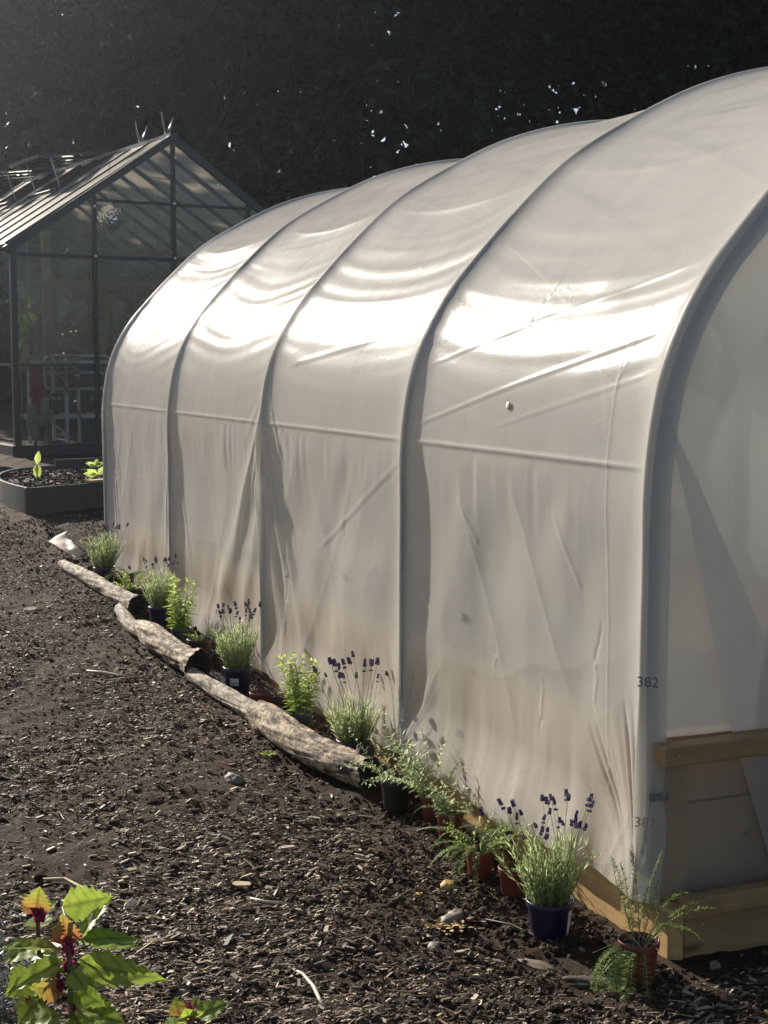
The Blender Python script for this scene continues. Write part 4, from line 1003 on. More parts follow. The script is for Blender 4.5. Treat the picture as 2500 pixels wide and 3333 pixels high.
def orach(label, x0, y0, stem, leaves, buds, seed):
    """stem, leaves and buds in metres: x to the right, z up, y away, from the plant's foot"""
    rr = random.Random(seed); a, c = toL(x0, y0); z0 = float(gz(a))
    root = thing('orach_plant', label, 'leafy plant', (x0, y0, z0), 0, 'large leaved plants at the front of the path')
    tv, tf, vein, tt = orach_leaf_template()
    sp = [Vector(p) for p in stem]; k = 16; pts = []
    for i in range(k):
        t = i/(k-1)*(len(sp)-1); q = min(int(t), len(sp)-2); pts.append(sp[q].lerp(sp[q+1], t-q))
    mb = MB().tube(pts, [.0085-.0045*i/(k-1) for i in range(k)], 8)
    tint = np.repeat([min(1, max(0, (i/(k-1)-.6)*2.2)) for i in range(k)], 8)
    link('stem', np_mesh('stem', np.array(mb.v), np.array([f for f in mb.f if len(f) == 4]), M['orach_stem'], True, tint), root)
    for (b, t_, wd, red, face) in leaves:
        b = np.array(b, float); t_ = np.array(t_, float); d = t_-b; L = np.linalg.norm(d); d /= L
        st = min(pts, key=lambda p: (Vector(b)-p).length+max(0, p.z-b[2])*.6)
        pet = MB().tube([st, st.lerp(Vector(b), .5)+Vector((0, 0, .004)), Vector(b)], [.0030, .0024, .0020], 6)
        nrm_ = np.array(face, float)+rng.normal(0, .12, 3); Z = norm(nrm_-d*np.dot(nrm_, d)); X = np.cross(d, Z)
        V, F = inst(tv, tf, b[None], X[None], d[None], Z[None], np.array([[wd*1.08/.80, L*.98, L*.8]]))
        tint = np.clip(rr.uniform(.05, .30)+red*(1.0-.75*tt)+.12*(1-tt)**3, 0, 1)
        lf = link('leaf', np_mesh('leaf', V, F, M['orach'], True, tint, {'vein': vein}), root)
        link('petiole', np_mesh('petiole', np.array(pet.v), np.array([x for x in pet.f if len(x) == 4]), M['orach_stem'], True, np.full(len(pet.v), .15+.7*red)), lf)
    for (p, s_) in buds:
        nb = NB(); m_ = 34; s_ = s_*.8; nb.leaves(np.array(p)+rng.normal(0, 1, (m_, 3))*np.array([.0028, .0028, .008])*s_, rng.normal(size=(m_, 3))*.45+np.array([[0, 0, 1.]]), rng.uniform(.010, .024, m_)*s_, .007*s_, rng.random(m_)); nb.build('bud', M['magenta'], root)
    return root
def build_orach():
    def wp(x, y): a, c = toL(x, y); return Vector((x, y, float(gz(a))))
    up, cam, lft, rgt = (0, -.35, 1), (0, -1, .35), (-.7, -.5, .5), (.7, -.4, .6)
    def q(x, y, dy=0.0, x0=355):                       # from the plant's own sketch grid to metres
        return ((x-x0)*.00031, dy, .585+(470-y)*.00031)
    orach('tallest magenta hearted plant with big toothed leaves, standing at the path edge', -.604, 2.75,
          [(-.004, 0, 0), (0, .005, .30), (-.002, 0, .47), (-.006, 0, .573)],
          [(q(335, 690), q(330, 480, -.03), .052, .6, cam), (q(390, 690, .01), q(545, 455, .05), .034, .0, lft), (q(290, 725), q(-10, 590, -.05), .046, .42, up), (q(385, 700, .02), q(775, 645, .03), .042, .05, up),
           (q(390, 815), q(955, 850, -.05), .056, .0, cam), (q(310, 800), q(-20, 885, -.06), .044, .05, up), (q(300, 1000), q(120, 915, -.03), .040, .55, cam), (q(385, 960), q(575, 1020, -.05), .048, .0, cam),
           (q(340, 780, .03), q(20, 800, .09), .085, .0, up), (q(240, 575, .10), q(560, 540, .13), .060, .0, cam), (q(400, 1095), q(720, 1120, -.04), .060, .0, up), (q(300, 885, .01), q(150, 870, .03), .034, .0, up),
           (q(430, 760, .05), q(760, 780, .10), .060, .0, up), (q(300, 1120, -.02), q(60, 1140, -.06), .055, .0, up), (q(380, 830, -.02), q(480, 900, -.06), .042, .1, cam), (q(360, 1150), q(520, 1230, -.05), .06, 0, up), (q(420, 650, .04), q(470, 520, .08), .03, .3, lft)],
          [(q(345, 760), 1.5), (q(330, 850), 1.1), (q(400, 900), 1.2), (q(285, 970), 1.1), (q(345, 700), 1.2), (q(365, 1110), 1.0)], 2)
    def q2(x, y, dy=0.0): return q(x, y, dy, 105)
    orach('slim second magenta hearted plant left of the tallest one', -.678, 2.80,
          [(0, 0, 0), (.003, 0, .35), (0, 0, .572)],
          [(q2(100, 540), q2(140, 370, -.03), .050, .45, cam), (q2(120, 560), q2(210, 490, .03), .030, .1, up), (q2(90, 560), q2(10, 440, .02), .034, .5, up), (q2(80, 760), q2(-80, 800, -.04), .06, 0, up), (q2(120, 820), q2(230, 900, -.05), .06, 0, cam), (q2(90, 960), q2(-60, 1010, -.05), .07, 0, up), (q2(130, 1040, -.02), q2(250, 1000, -.06), .06, 0, up), (q2(100, 700, .03), q2(30, 640, .08), .05, 0, up), (q2(110, 1130), q2(10, 1180, -.05), .07, 0, up)],
          [(q2(100, 590), 1.3), (q2(140, 590), 1.1), (q2(35, 1140), 1.0)], 5)
    def q3(x, y, dy=0.0): return q(x, y, dy, 1060)
    orach('low toothed leaved plant right of the taller magenta hearted plants', -.378, 2.76,
          [(0, 0, 0), (.003, 0, .25), (0, 0, .40)],
          [(q3(1080, 1190), q3(1050, 1095, -.03), .045, .2, cam), (q3(1110, 1175), q3(1300, 1085, .02), .042, 0, up), (q3(1000, 1170), q3(960, 1065, .02), .032, .6, cam), (q3(1050, 1180, .02), q3(1100, 1095, .05), .03, 0, up), (q3(1030, 1210), q3(900, 1190, -.03), .05, 0, up)],
          [(q3(1060, 1170), 1.0)], 9)
    # silver shrub behind the plants
    root = thing('silver_shrub', 'low silvery grey shrub at the edge of the path behind the toothed leaved plants', 'shrub', wp(-1.02, 3.45)); nb = NB(); ns = NB(); O = []; Dr = []; t = []
    for i in range(150):
        an = random.uniform(0, 6.28); pts = curve_pts((random.gauss(0, .03), random.gauss(0, .03), 0), (math.cos(an), math.sin(an), random.uniform(.3, 2.0)), random.uniform(.16, .32), .3, 8, .08); ns.stem(pts, .0014, .0007, .2)
        for j in range(2, 9):
            for q in range(5): O.append(pts[j]); Dr.append((random.gauss(0, 1), random.gauss(0, 1), random.gauss(.5, .8))); t.append(random.random())
    nb.leaves(O, Dr, .016, .0035, t, None, 'blade'); nb.build('leaves', M['silver'], root); ns.build('stems', M['silver'], root)

# ================================================================== GREENHOUSE
def build_greenhouse():
    GA, GC = 13.2, .55; GZ = float(gz(GA))-.02; GR = R(31.6)
    gh = thing('greenhouse', 'black framed greenhouse with open roof vents and spiked ridge behind the tunnel', 'greenhouse', T(GA, GC, GZ), GR)
    Wd, Le, EV, RG = 3.86, 5.2, 2.29, 3.60; half = Wd/2; b0 = .13
    MB().box((-.03, -.03, -.1), (Wd+.03, .05, b0)).build('base', M['alu'], gh, False, .004)
    MB().box((-.03, .052, -.1), (.05, Le, b0)).build('base', M['alu'], gh, False, .004)
    MB().box((Wd-.05, .052, -.1), (Wd+.03, Le, b0)).build('base', M['alu'], gh, False, .004)
    MB().box((.052, Le-.05, -.1), (Wd-.052, Le, b0)).build('base', M['alu'], gh, False, .004)
    def slope(x): return EV+(RG-EV)*(1-abs(x-half)/half)
    p_ = .06
    def bar(p, q, w=.05, h=.05, name='bar', up=(0, 0, 1), mat='alu'): return MB().bar(p, q, w, h, up).build(name, M[mat], gh)
    # gable ends
    for y in (0, Le):
        for x in (.03, Wd-.03): MB().box((x-.035, y-.035, b0), (x+.035, y+.035, EV)).build('corner_post', M['alu'], gh, False, .004)
        for x in (.97, half, Wd-.97): MB().box((x-.022, y-.024, b0), (x+.022, y+.024, slope(x)-.05)).build('upright', M['alu'], gh)
        for sx in (1, -1):
            xe = half-sx*(half+.05); bar((xe, y-.005, slope(xe)+.0), (half, y-.005, RG), .05, .085, 'barge_bar')
        MB().bar((.06, y+.003, 2.22), (Wd-.06, y+.003, 2.22), .034, .040).build('rail', M['alu'], gh)
        MB().bar((.95, y+.003, 2.85), (Wd-.95, y+.003, 2.85), .034, .030).build('rail', M['alu'], gh)
        MB().bar((.06, y+.004, 1.02), (Wd-.06, y+.004, 1.02), .028, .026).build('rail', M['alu'], gh)
        # panes
        xs = [.065, .948, .992, half-.022, half+.022, Wd-.992, Wd-.948, Wd-.065]
        for i in range(0, 8, 2):
            x0, x1 = xs[i], xs[i+1]
            for z0, z1 in ((b0, 2.2), (2.24, None)):
                t0, t1 = (z1, z1) if z1 else (slope(x0)-.05, slope(x1)-.05)
                if z1 is None and t0 <= z0: t0 = z0+.01
                MB().add([(x0, y+.008, z0), (x1, y+.008, z0), (x1, y+.008, t1), (x0, y+.008, t0)], [(0, 1, 2, 3)]).build('pane', M['glass'], gh)
    # brackets seen as small bright nuts along the gable
    for (x, z_) in ((half, 2.86), (.97, 2.23), (half, 2.24), (half+.02, 3.38), (half+.55, 3.10), (half-.55, 3.1), (.97, 2.78)):
        MB().box((x-.012, -.036, z_-.012), (x+.012, -.028, z_+.012)).build('bolt', M['alu_pale'], gh)
    # diagonal braces in the gable
    bar((.10, .045, 1.75), (.90, .045, .2), .018, .018, 'brace', mat='alu'); bar((Wd-.1, .045, 1.75), (Wd-.9, .045, .2), .018, .018, 'brace', mat='alu')
    # side walls
    nb_ = 6; st = Le/nb_
    for x in (.02, Wd-.02):
        for i in range(1, nb_): MB().box((x-.02, i*st-.02, b0), (x+.02, i*st+.02, EV-.03)).build('upright', M['alu'], gh)
        bar((x, .036, 1.02), (x, Le-.036, 1.02), .026, .026, 'rail')
        MB().box((x-.04, -.04, EV), (x+.04, Le+.04, EV+.05)).build('gutter', M['alu'], gh, False, .004)
        for i in range(nb_):
            MB().add([(x, i*st+.022, b0), (x, (i+1)*st-.022, b0), (x, (i+1)*st-.022, EV-.02), (x, i*st+.022, EV-.02)], [(0, 1, 2, 3)]).build('pane', M['glass'], gh)
    # roof: glazing bars and panes, two panes on the left slope replaced by open vents
    bar((half, -.05, RG+.02), (half, Le+.05, RG+.02), .09, .06, 'ridge')
    nr = 9; rs = Le/nr
    nrm = {1: Vector((-(RG-EV), 0, half)).normalized(), -1: Vector(((RG-EV), 0, half)).normalized()}
    for sx in (1, -1):
        xe = half-sx*(half+.03); ze = EV+.04; e = Vector((xe, 0, ze)); t_ = Vector((half-sx*.04, 0, RG)); n_ = nrm[sx]
        for i in range(nr+1):
            y = min(max(i*rs, .03), Le-.03)
            bar(e+Vector((0, y, 0))-n_*.010, t_+Vector((0, y, 0))-n_*.010, .034, .05, 'rafter', n_)
            MB().bar(e+Vector((0, y, 0))+n_*.018, t_+Vector((0, y, 0))+n_*.018, .012, .006, n_).build('glazing_cap', M['alu'], gh)
        for i in range(nr):
            y0, y1 = i*rs+.02, (i+1)*rs-.02; top = t_
            vent = sx == 1 and i in (3, 4, 6, 7)
            if vent: top = e.lerp(t_, .62)
            V = [e+Vector((0, y0, 0)), e+Vector((0, y1, 0)), top+Vector((0, y1, 0)), top+Vector((0, y0, 0))]
            MB().add([v+n_*.004 for v in V], [(0, 1, 2, 3)]).build('roof_pane', M['roof_sheet'], gh)
        if sx == 1:
            for (i0, i1) in ((3, 5), (6, 8)):
                y0, y1 = i0*rs+.03, i1*rs-.03; hinge = t_+n_*.06; L = (t_-e).length*.40
                d0 = (e-t_).normalized(); ang = R(26); d1 = (d0*math.cos(ang)+n_*math.sin(ang)).normalized(); n1 = d1.cross(Vector((0, 1, 0))).normalized()
                A_, B_ = hinge, hinge+d1*L
                v = bar(B_+Vector((0, y0, 0)), B_+Vector((0, y1, 0)), .05, .03, 'vent', n1)
                for yy in (y0, (y0+y1)/2, y1): MB().bar(A_+Vector((0, yy, 0)), B_+Vector((0, yy, 0)), .035, .03, n1).build('vent_bar', M['alu'], v)
                MB().bar(B_+d1*.012+Vector((0, y0, 0)), B_+d1*.012+Vector((0, y1, 0)), .02, .034, n1).build('vent_edge', M['alu_pale'], v)
                MB().add([A_+Vector((0, y0, 0)), A_+Vector((0, y1, 0)), B_+Vector((0, y1, 0)), B_+Vector((0, y0, 0))], [(0, 1, 2, 3)]).build('vent_pane', M['glass'], v)
                for yy in (y0+.1, y1-.1): MB().bar(e.lerp(t_, .66)+Vector((0, yy, .02)), A_.lerp(B_, .8)+Vector((0, yy, 0)), .012, .012).build('vent_stay', M['alu_pale'], v)
                bar(e.lerp(t_, .63)+Vector((0, y0, 0))+n_*.02, e.lerp(t_, .63)+Vector((0, y1, 0))+n_*.02, .03, .04, 'trimmer', n_)
    # ridge finials: two pairs of bent spikes
    for y in (.14, .92):
        f = MB(); z0 = RG+.05
        f.box((half-.03, y-.012, z0-.02), (half+.03, y+.012, z0+.06))
        f.tube([(half-.01, y, z0+.03), (half-.06, y-.03, z0+.10), (half-.09, y-.05, z0+.25)], [.020, .016, .004], 8)
        f.tube([(half+.01, y, z0+.03), (half+.05, y+.02, z0+.10), (half+.09, y+.03, z0+.21)], [.020, .014, .004], 8)
        f.build('finial', M['pipe'], gh, True)
    # ---------- things inside
    o_ = T(GA, GC, GZ); cg, sg_ = math.cos(GR), math.sin(GR)
    def at(x, y, z): return (o_.x+x*cg-y*sg_, o_.y+x*sg_+y*cg, o_.z+z)
    ballr = .150
    db = thing('disco_ball', 'mirrored disco ball hanging behind the greenhouse gable', 'disco ball', at(1.30, .35, 2.70), .4)
    nu_, nv_ = 40, 24; V = []; F = []
    for i in range(nv_):
        f0, f1 = math.pi*i/nv_+.006, math.pi*(i+1)/nv_-.006
        cnt = max(4, int(nu_*math.sin((f0+f1)/2)))
        for j in range(cnt):
            a0, a1 = 6.2832*j/cnt+.012, 6.2832*(j+1)/cnt-.012; b = len(V)
            tl = [random.uniform(-.0050, .0050) for _ in range(4)]
            for q, (f_, a_) in enumerate(((f0, a0), (f1, a0), (f1, a1), (f0, a1))):
                rr = ballr+tl[q]; V.append((rr*math.sin(f_)*math.cos(a_), rr*math.sin(f_)*math.sin(a_), rr*math.cos(f_)))
            F.append((b, b+1, b+2, b+3))
    MB().add(V, F).build('mirror_tiles', M['mirror'], db)
    v, f = ico(3); link('core', np_mesh('core', v*(ballr-.005), f, M['greypot'], True), db)
    c = MB(); c.tube([(0, 0, ballr), (0, 0, .62)], .003, 6); c.build('cord', M['blackplastic'], db)
    MB().lathe([(.0, ballr+.03), (.02, ballr+.028), (.026, ballr-.002)], 12).build('cap', M['alu_pale'], db, True)
    # staging
    sh = thing('shelf_rack', 'white metal staging rack behind the lower gable glass', 'shelf rack', at(0, 0, 0), GR)
    for x in (.36, .80, 1.60): MB().bar((x, .55, .12), (x, .55, 1.10), .035).build('post', M['white'], sh); MB().bar((x, 1.0, .12), (x, 1.0, 1.10), .035).build('post', M['white'], sh)
    for z_ in (.42, 1.04):
        MB().bar((.30, .53, z_), (1.66, .53, z_), .035, .05).build('front_rail', M['white'], sh); MB().bar((.30, 1.02, z_), (1.66, 1.02, z_), .035, .05).build('back_rail', M['white'], sh)
        s_ = MB()
        for k in range(6): s_.box((.30, .56+k*.075, z_-.005), (1.66, .61+k*.075, z_+.012))
        s_.build('slats', M['timber_x_shaded'], sh)
    for (x, z_) in ((.80, 1.02), (.80, .40), (1.60, 1.02)):
        MB().bar((x-.24, .531, z_), (x, .531, z_-.20), .022, .022).build('bracket', M['white'], sh)
    # rounded tube frame
    fr = thing('tube_frame', 'white rounded tube frame leaning in front of the staging rack', 'frame', at(.48, .42, 0), GR)
    pts = []
    cx, cz, hw, hh, rc = .42, .93, .40, .19, .08
    for (qx, qz, a0) in ((hw-rc, hh-rc, 0), (-hw+rc, hh-rc, 90), (-hw+rc, -hh+rc, 180), (hw-rc, -hh+rc, 270)):
        for k in range(6): an = R(a0+k*18); pts.append((cx+qx+rc*math.cos(an), 0, cz+qz+rc*math.sin(an)))
    pts.append(pts[0]); MB().tube(pts, .016, 8, False).build('loop', M['white'], fr, True)
    MB().bar((.03, 0, .93), (.81, 0, .93), .03).build('crossbar', M['white'], fr); MB().bar((.42, .004, .13), (.42, .004, .75), .03).build('leg', M['white'], fr)
    MB().bar((.75, .004, .13), (.75, .004, .75), .03).build('leg', M['white'], fr)
    # pots on the staging
    names = ['dark red pot at the left end of the staging', 'dark red pot second from the left on the staging', 'dark red pot in the middle of the staging', 'dark red pot at the right end of the staging']
    for i, x in enumerate((.50, .70, 1.05, 1.30)):
        r_ = thing('plant_pot', names[i], 'plant pot', at(x, .78, .434), 0, 'red pots on the greenhouse staging')
        rr = .085+.02*(i % 2); MB().lathe([(.0005, 0), (rr*.75, 0), (rr*.95, rr*1.5), (rr, rr*1.52), (rr, rr*1.8), (rr*.9, rr*1.8), (rr*.85, rr*1.4)], 20).build('pot', M['terra'], r_, True)
        nb = NB(); nb.leaves(np.stack([rng.normal(0, .05, 20), rng.normal(0, .05, 20), rr*1.6+.1*rng.random(20)], 1), rng.normal(size=(20, 3))+np.array([[0, 0, .6]]), .06, .03, rng.random(20)); nb.build('leaves', M['tree_leaf'], r_)
    # timber post and shelf inside
    M['timber_x_shaded'], M['timber_z'] = M['plank_x_shaded'], M['oldplank']  # darker planks from here on stand in for shade inside the greenhouse
    ps = thing('timber_post_frame', 'timber post with a cross shelf inside the greenhouse', 'timber frame', at(0, 0, 0), GR)
    MB().box((.80, 1.25, 0), (.90, 1.33, 2.6)).build('post', M['timber_z'], ps); MB().box((2.45, 1.25, 0), (2.53, 1.33, 2.4)).build('post', M['timber_z'], ps)
    MB().box((.70, 1.20, 1.92), (2.7, 1.249, 2.02)).build('shelf', M['timber_x_shaded'], ps)
    MB().box((.904, 1.26, .20), (2.44, 1.30, .40)).build('low_board', M['timber_x_shaded'], ps)
    MB().box((1.72, 1.20, 2.28), (2.35, 1.23, 2.42)).build('top_board', M['timber_x_shaded'], ps)
    # gloves hanging inside the left corner
    def glove(label, x, y, z, s, mat, rot):
        r_ = thing('glove', label, 'glove', at(x, y, z), rot, 'gloves hanging inside the greenhouse corner')
        mb = MB(); mb.tube([(0, 0, .10), (0, 0, .05), (0, 0, 0), (0, 0, -.05)], [.042, .036, .045, .042], 12)
        for k, (dx, ln) in enumerate(((-.032, .075), (-.011, .09), (.011, .085), (.032, .065))): mb.tube([(dx, 0, -.04), (dx*1.15, .004, -.05-ln*.5), (dx*1.25, .012, -.05-ln)], [.013, .012, .008], 8)
        mb.tube([(.036, 0, .0), (.066, .004, -.03), (.074, .01, -.065)], [.014, .013, .009], 8)
        o = mb.build('cloth', M[mat], r_, True); o.scale = (s, s*.7, s); return r_
    glove('buff glove hanging highest in the greenhouse corner', .20, .14, 1.12, 1.15, 'glove', .3)
    glove('red glove hanging in the greenhouse corner', .30, .15, .84, 1.5, 'pink', .8)
    glove('red glove hanging lower behind the other red one', .36, .17, .66, 1.4, 'pink', 1.2)
    glove('pale green glove below the red gloves', .40, .15, .52, 1.35, 'glovegreen', .2)
    glove('buff glove lowest but one in the corner bundle', .26, .16, .44, 1.45, 'glove', .5)
    glove('buff glove lowest in the corner bundle', .30, .18, .25, 1.45, 'glove', 1.6)
    # climbing leaves in the corner
    cl = thing('climbing_plant', 'large green leaves of a climber inside the left greenhouse corner', 'plant', at(.14, .20, .1), GR); ns = NB(); ns.stem([(0, 0, 0), (.02, 0, .7), (-.02, 0, 1.3), (.02, 0, 1.75)], .006, .003, .4); ns.build('stem', M['lav_stem'], cl)
    nb = NB(); k = 9; nb.leaves(np.stack([rng.normal(.02, .03, k), rng.normal(0, .02, k), rng.uniform(1.2, 1.7, k)], 1), np.stack([rng.normal(.3, .5, k), -np.abs(rng.normal(.2, .2, k)), rng.normal(-.6, .3, k)], 1), .17, .12, rng.random(k)); nb.build('leaves', M['mint'], cl)
    # crumpled clear polythene draped inside
    def drape(label, pts4, seed, amp):
        p = np.array(pts4, float); n1, n2 = 46, 34; s_, t_ = np.meshgrid(np.linspace(0, 1, n1), np.linspace(0, 1, n2))
        Q = ((1-s_)*(1-t_))[..., None]*p[0]+(s_*(1-t_))[..., None]*p[1]+(s_*t_)[..., None]*p[2]+((1-s_)*t_)[..., None]*p[3]
        Q[..., 1] += amp*(fbm(s_*4, t_*4, seed, 4)+1.2*np.abs(vn(s_*9+t_*5, t_*3, seed+3))); Q[..., 2] += .05*fbm(s_*3, t_*2, seed+9, 3) - .10*np.sin(s_*math.pi)*(1-t_)
        W_ = np.array([at(*q) for q in Q.reshape(-1, 3)]); b = W_[0].copy(); idx = np.arange(s_.size).reshape(s_.shape)
        F = np.stack([idx[:-1, :-1], idx[:-1, 1:], idx[1:, 1:], idx[1:, :-1]], -1).reshape(-1, 4)
        o = link('polythene_drape', np_mesh('polythene_drape', W_-b, F, M['poly'], True)); o.location = b; tag(o, label, 'plastic sheet', 'clear sheets draped inside the greenhouse')
    drape('crumpled clear polythene hung across the lower left gable', [(.12, .30, 1.02), (.90, .34, .72), (.98, .34, 2.26), (.10, .30, 2.05)], 5, .05)
    drape('clear polythene hung under the gable peak behind the disco ball', [(1.0, .85, 2.15), (1.85, .85, 2.1), (1.82, .85, 3.2), (1.1, .85, 2.75)], 9, .05)
    drape('clear polythene hung on the right of the gable peak', [(1.95, .5, 2.3), (2.7, .5, 2.35), (2.3, .5, 3.0), (1.95, .5, 3.15)], 14, .06)
    # pot by the left corner outside
    r_ = thing('plant_pot', 'large dark red pot outside the left greenhouse corner', 'plant pot', tuple(T(12.55, .05, float(gz(12.55)))))
    MB().lathe([(.0005, 0), (.11, 0), (.14, .20), (.15, .205), (.155, .25), (.14, .25), (.13, .19)], 24).build('pot', M['brownpot'], r_, True)
    MB().lathe([(.0005, .2), (.132, .2)], 24).build('soil', M['compost'], r_)

def build_raised_bed():
    root = thing('raised_bed', 'dark board raised bed with a curved side in front of the greenhouse', 'raised bed', G(8.66, -.14, 0), ROT)
    z0 = float(gz(8.66)); H = .225
    def loc(a, c): return (c+.14, a-8.66)
    curve = [(8.66, -.14), (9.0, -.185), (9.5, -.21), (10.0, -.16), (10.5, -.02), (10.9, .22), (11.15, .6)]
    # smooth curve
    P = np.array([loc(*p) for p in curve]); C = []
    for i in range(len(P)-1):
        p0, p1, p2, p3 = P[max(i-1, 0)], P[i], P[i+1], P[min(i+2, len(P)-1)]
        for t in np.linspace(0, 1, 8, endpoint=(i == len(P)-2)): C.append(.5*((2*p1)+(-p0+p2)*t+(2*p0-5*p1+4*p2-p3)*t*t+(-p0+3*p1-3*p2+p3)*t**3))
    C = np.array(C)
    def wall(path, name, top, th=.03, mat='bedboard', low=-.08):
        tn = np.gradient(path, axis=0); nn = norm(np.stack([tn[:, 1], -tn[:, 0]], 1)); inn = path+nn*th
        k = len(path); V = [(p[0], p[1], low) for p in path]+[(p[0], p[1], top) for p in path]+[(p[0], p[1], low) for p in inn]+[(p[0], p[1], top) for p in inn]
        F = []
        for i in range(k-1): F += [(i, i+1, k+i+1, k+i), (2*k+i+1, 2*k+i, 3*k+i, 3*k+i+1), (k+i, k+i+1, 3*k+i+1, 3*k+i)]
        F += [(0, k, 3*k, 2*k), (k-1, 2*k+k-1, 3*k+k-1, k+k-1)]
        return MB().add(V, F).build(name, M[mat], root, False, .003)
    wall(C, 'curved_side', H+.006)
    fr = np.array([loc(8.668, -.138), loc(8.84, .22), loc(9.30, 1.20), loc(9.7, 2.0)])
    fr2 = np.stack([np.interp(np.linspace(0, 3, 13), range(4), fr[:, i]) for i in range(2)], 1)
    o = wall(fr2[::-1], 'front_panel', H, .03); wall(np.array([loc(8.664, -.136), loc(8.836, .22), loc(9.296, 1.20), loc(9.696, 2.0)])[::-1]*1.0+np.array([[.0, -.006]]), 'plinth', .035, .02)
    a0, a1 = np.array(loc(8.93, .43)), np.array(loc(9.66, 1.98))
    MB().bar((a0[0], a0[1]+.03, H+.014), (a1[0], a1[1]+.03, H+.014), .10, .022).build('cap_board', M['timber'], root, False, .002)
    MB().bar((*loc(11.13, .58), H-.05), (*loc(11.4, 2.2), H-.05), .03, .22).build('back_panel', M['bedboard'], root)
    # soil with clods
    ys, xs = np.meshgrid(np.linspace(8.72, 11.3, 70), np.linspace(-.25, 2.1, 60)); q = loc(ys, xs)
    zz = H-.045+.03*fbm(ys*3, xs*3, 8)+.02*vn(ys*13, xs*13, 4)
    # keep inside the curve
    cin = np.interp(ys, [p[0] for p in curve], [p[1] for p in curve])+.035; fin = np.interp(xs, [-.14, .22, 1.2, 2.0], [8.68, 8.85, 9.31, 9.71])+.035
    X_ = np.maximum(xs, cin); Y_ = np.maximum(ys, fin)
    idx = np.arange(xs.size).reshape(xs.shape); F = np.stack([idx[:-1, :-1], idx[1:, :-1], idx[1:, 1:], idx[:-1, 1:]], -1).reshape(-1, 4)[:, ::-1]
    ql = loc(Y_, X_); link('soil', np_mesh('soil', np.stack([ql[0], ql[1], zz], -1).reshape(-1, 3), F, M['compost'], True), root)
    n = 2600; a = rng.uniform(8.9, 11.0, n); c = rng.uniform(-.1, 1.9, n); ok = a > np.interp(c, [-.14, .22, 1.2, 2.0], [8.72, 8.9, 9.36, 9.76]); a, c = a[ok], c[ok]; n = len(a); ql = loc(a, c)
    zc = H-.04+.03*fbm(a*3, c*3, 8)+.015
    X, Y, Z = frames(np.stack([rng.normal(size=n), rng.normal(size=n), rng.normal(0, .3, n)], 1)); L = rng.uniform(.012, .035, n)
    v, f = ico(1); V, F = inst(v, f, np.stack([ql[0], ql[1], zc], 1), X, Y, Z, np.stack([L*.45, L, L*.3], 1))
    o = link('mulch', np_mesh('mulch', V, F, M['clods'], False, np.repeat(np.clip(rng.beta(2, 3, n)+(rng.random(n) < .08)*.5, 0, 1), len(v))), root); tag(o, kind='stuff')
    def seedling(label, a, c, h, dirs, L):
        r_ = thing('seedling', label, 'seedling', G(a, c, 0)); r_.location.z = z0+H-.03; ns = NB(); ns.stem([(0, 0, 0), (.005, 0, h*.6), (.01, 0, h)], .004, .0025, .4); ns.build('stem', M['lav_stem'], r_)
        nb = NB(); nb.leaves([(.008, 0, h)]*len(dirs), dirs, L, L*.5, .75, (0, -1, .3)); nb.build('leaves', M['mint'], r_)
    seedling('lone bright green seedling with hanging leaves at the left of the raised bed', 9.4, .08, .17, [(-.1, -.2, -1), (.2, -.2, -.8), (.15, 0, .9)], .115)
    seedling('bright two leaved seedling beside the wooden cap of the raised bed', 9.5, .62, .055, [(.9, -.1, .8), (-.9, -.2, .1), (-.4, -.5, .3)], .12)
    seedling('dark green seedling at the back of the raised bed', 10.4, .80, .07, [(.9, -.1, .3), (-.9, -.2, .3), (-.4, -.5, .3), (.2, .5, .6)], .09)

# ================================================================== TREES
def leaf_cloud(cen, rad, n, L):
    return cen+rng.normal(size=(n, 3))*rad, np.full(n, L)
def tree_meshes(k, h, spread, n_clump, per, L, conifer=False):
    rr = random.Random(50+k); tr = MB(); pts = [Vector((rr.gauss(0, .06)*i, rr.gauss(0, .06)*i, h*.8*i/6)) for i in range(7)]
    tr.tube(pts, [.24-.033*i for i in range(7)], 10); cl = []
    for i in range(n_clump):
        t = rr.random()**.8; z = h*(.04+.96*t); rm = spread*(math.sin(math.pi*min(1, .16+.84*t))**.6 if not conifer else (1.05-t)); an = rr.uniform(0, 6.28); r_ = rm*math.sqrt(rr.random())
        p = Vector((r_*math.cos(an), r_*math.sin(an), z)); cl.append(p)
        if i % 3 == 0:
            b = pts[min(6, int(t*6))]; tr.tube([b, b.lerp(p, .5)+Vector((0, 0, .1)), p], [.07, .045, .015], 6, False)
    nb = NB(); C = np.array([tuple(p) for p in cl]); O = np.repeat(C, per, 0); n = len(O)
    O = O+rng.normal(size=(n, 3))*np.array([[.42, .42, .30]]); O[:, 2] = np.maximum(O[:, 2], .1)
    dr = norm(O-np.repeat(C, per, 0))+np.array([[0, 0, -.35]])+rng.normal(size=(n, 3))*.5
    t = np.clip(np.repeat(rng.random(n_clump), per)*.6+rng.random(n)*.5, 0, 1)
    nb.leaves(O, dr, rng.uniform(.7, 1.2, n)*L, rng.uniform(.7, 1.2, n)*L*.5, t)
    return tr.mesh('trunk', M['trunk'], True), nb.mesh('crown', M['tree_leaf'])
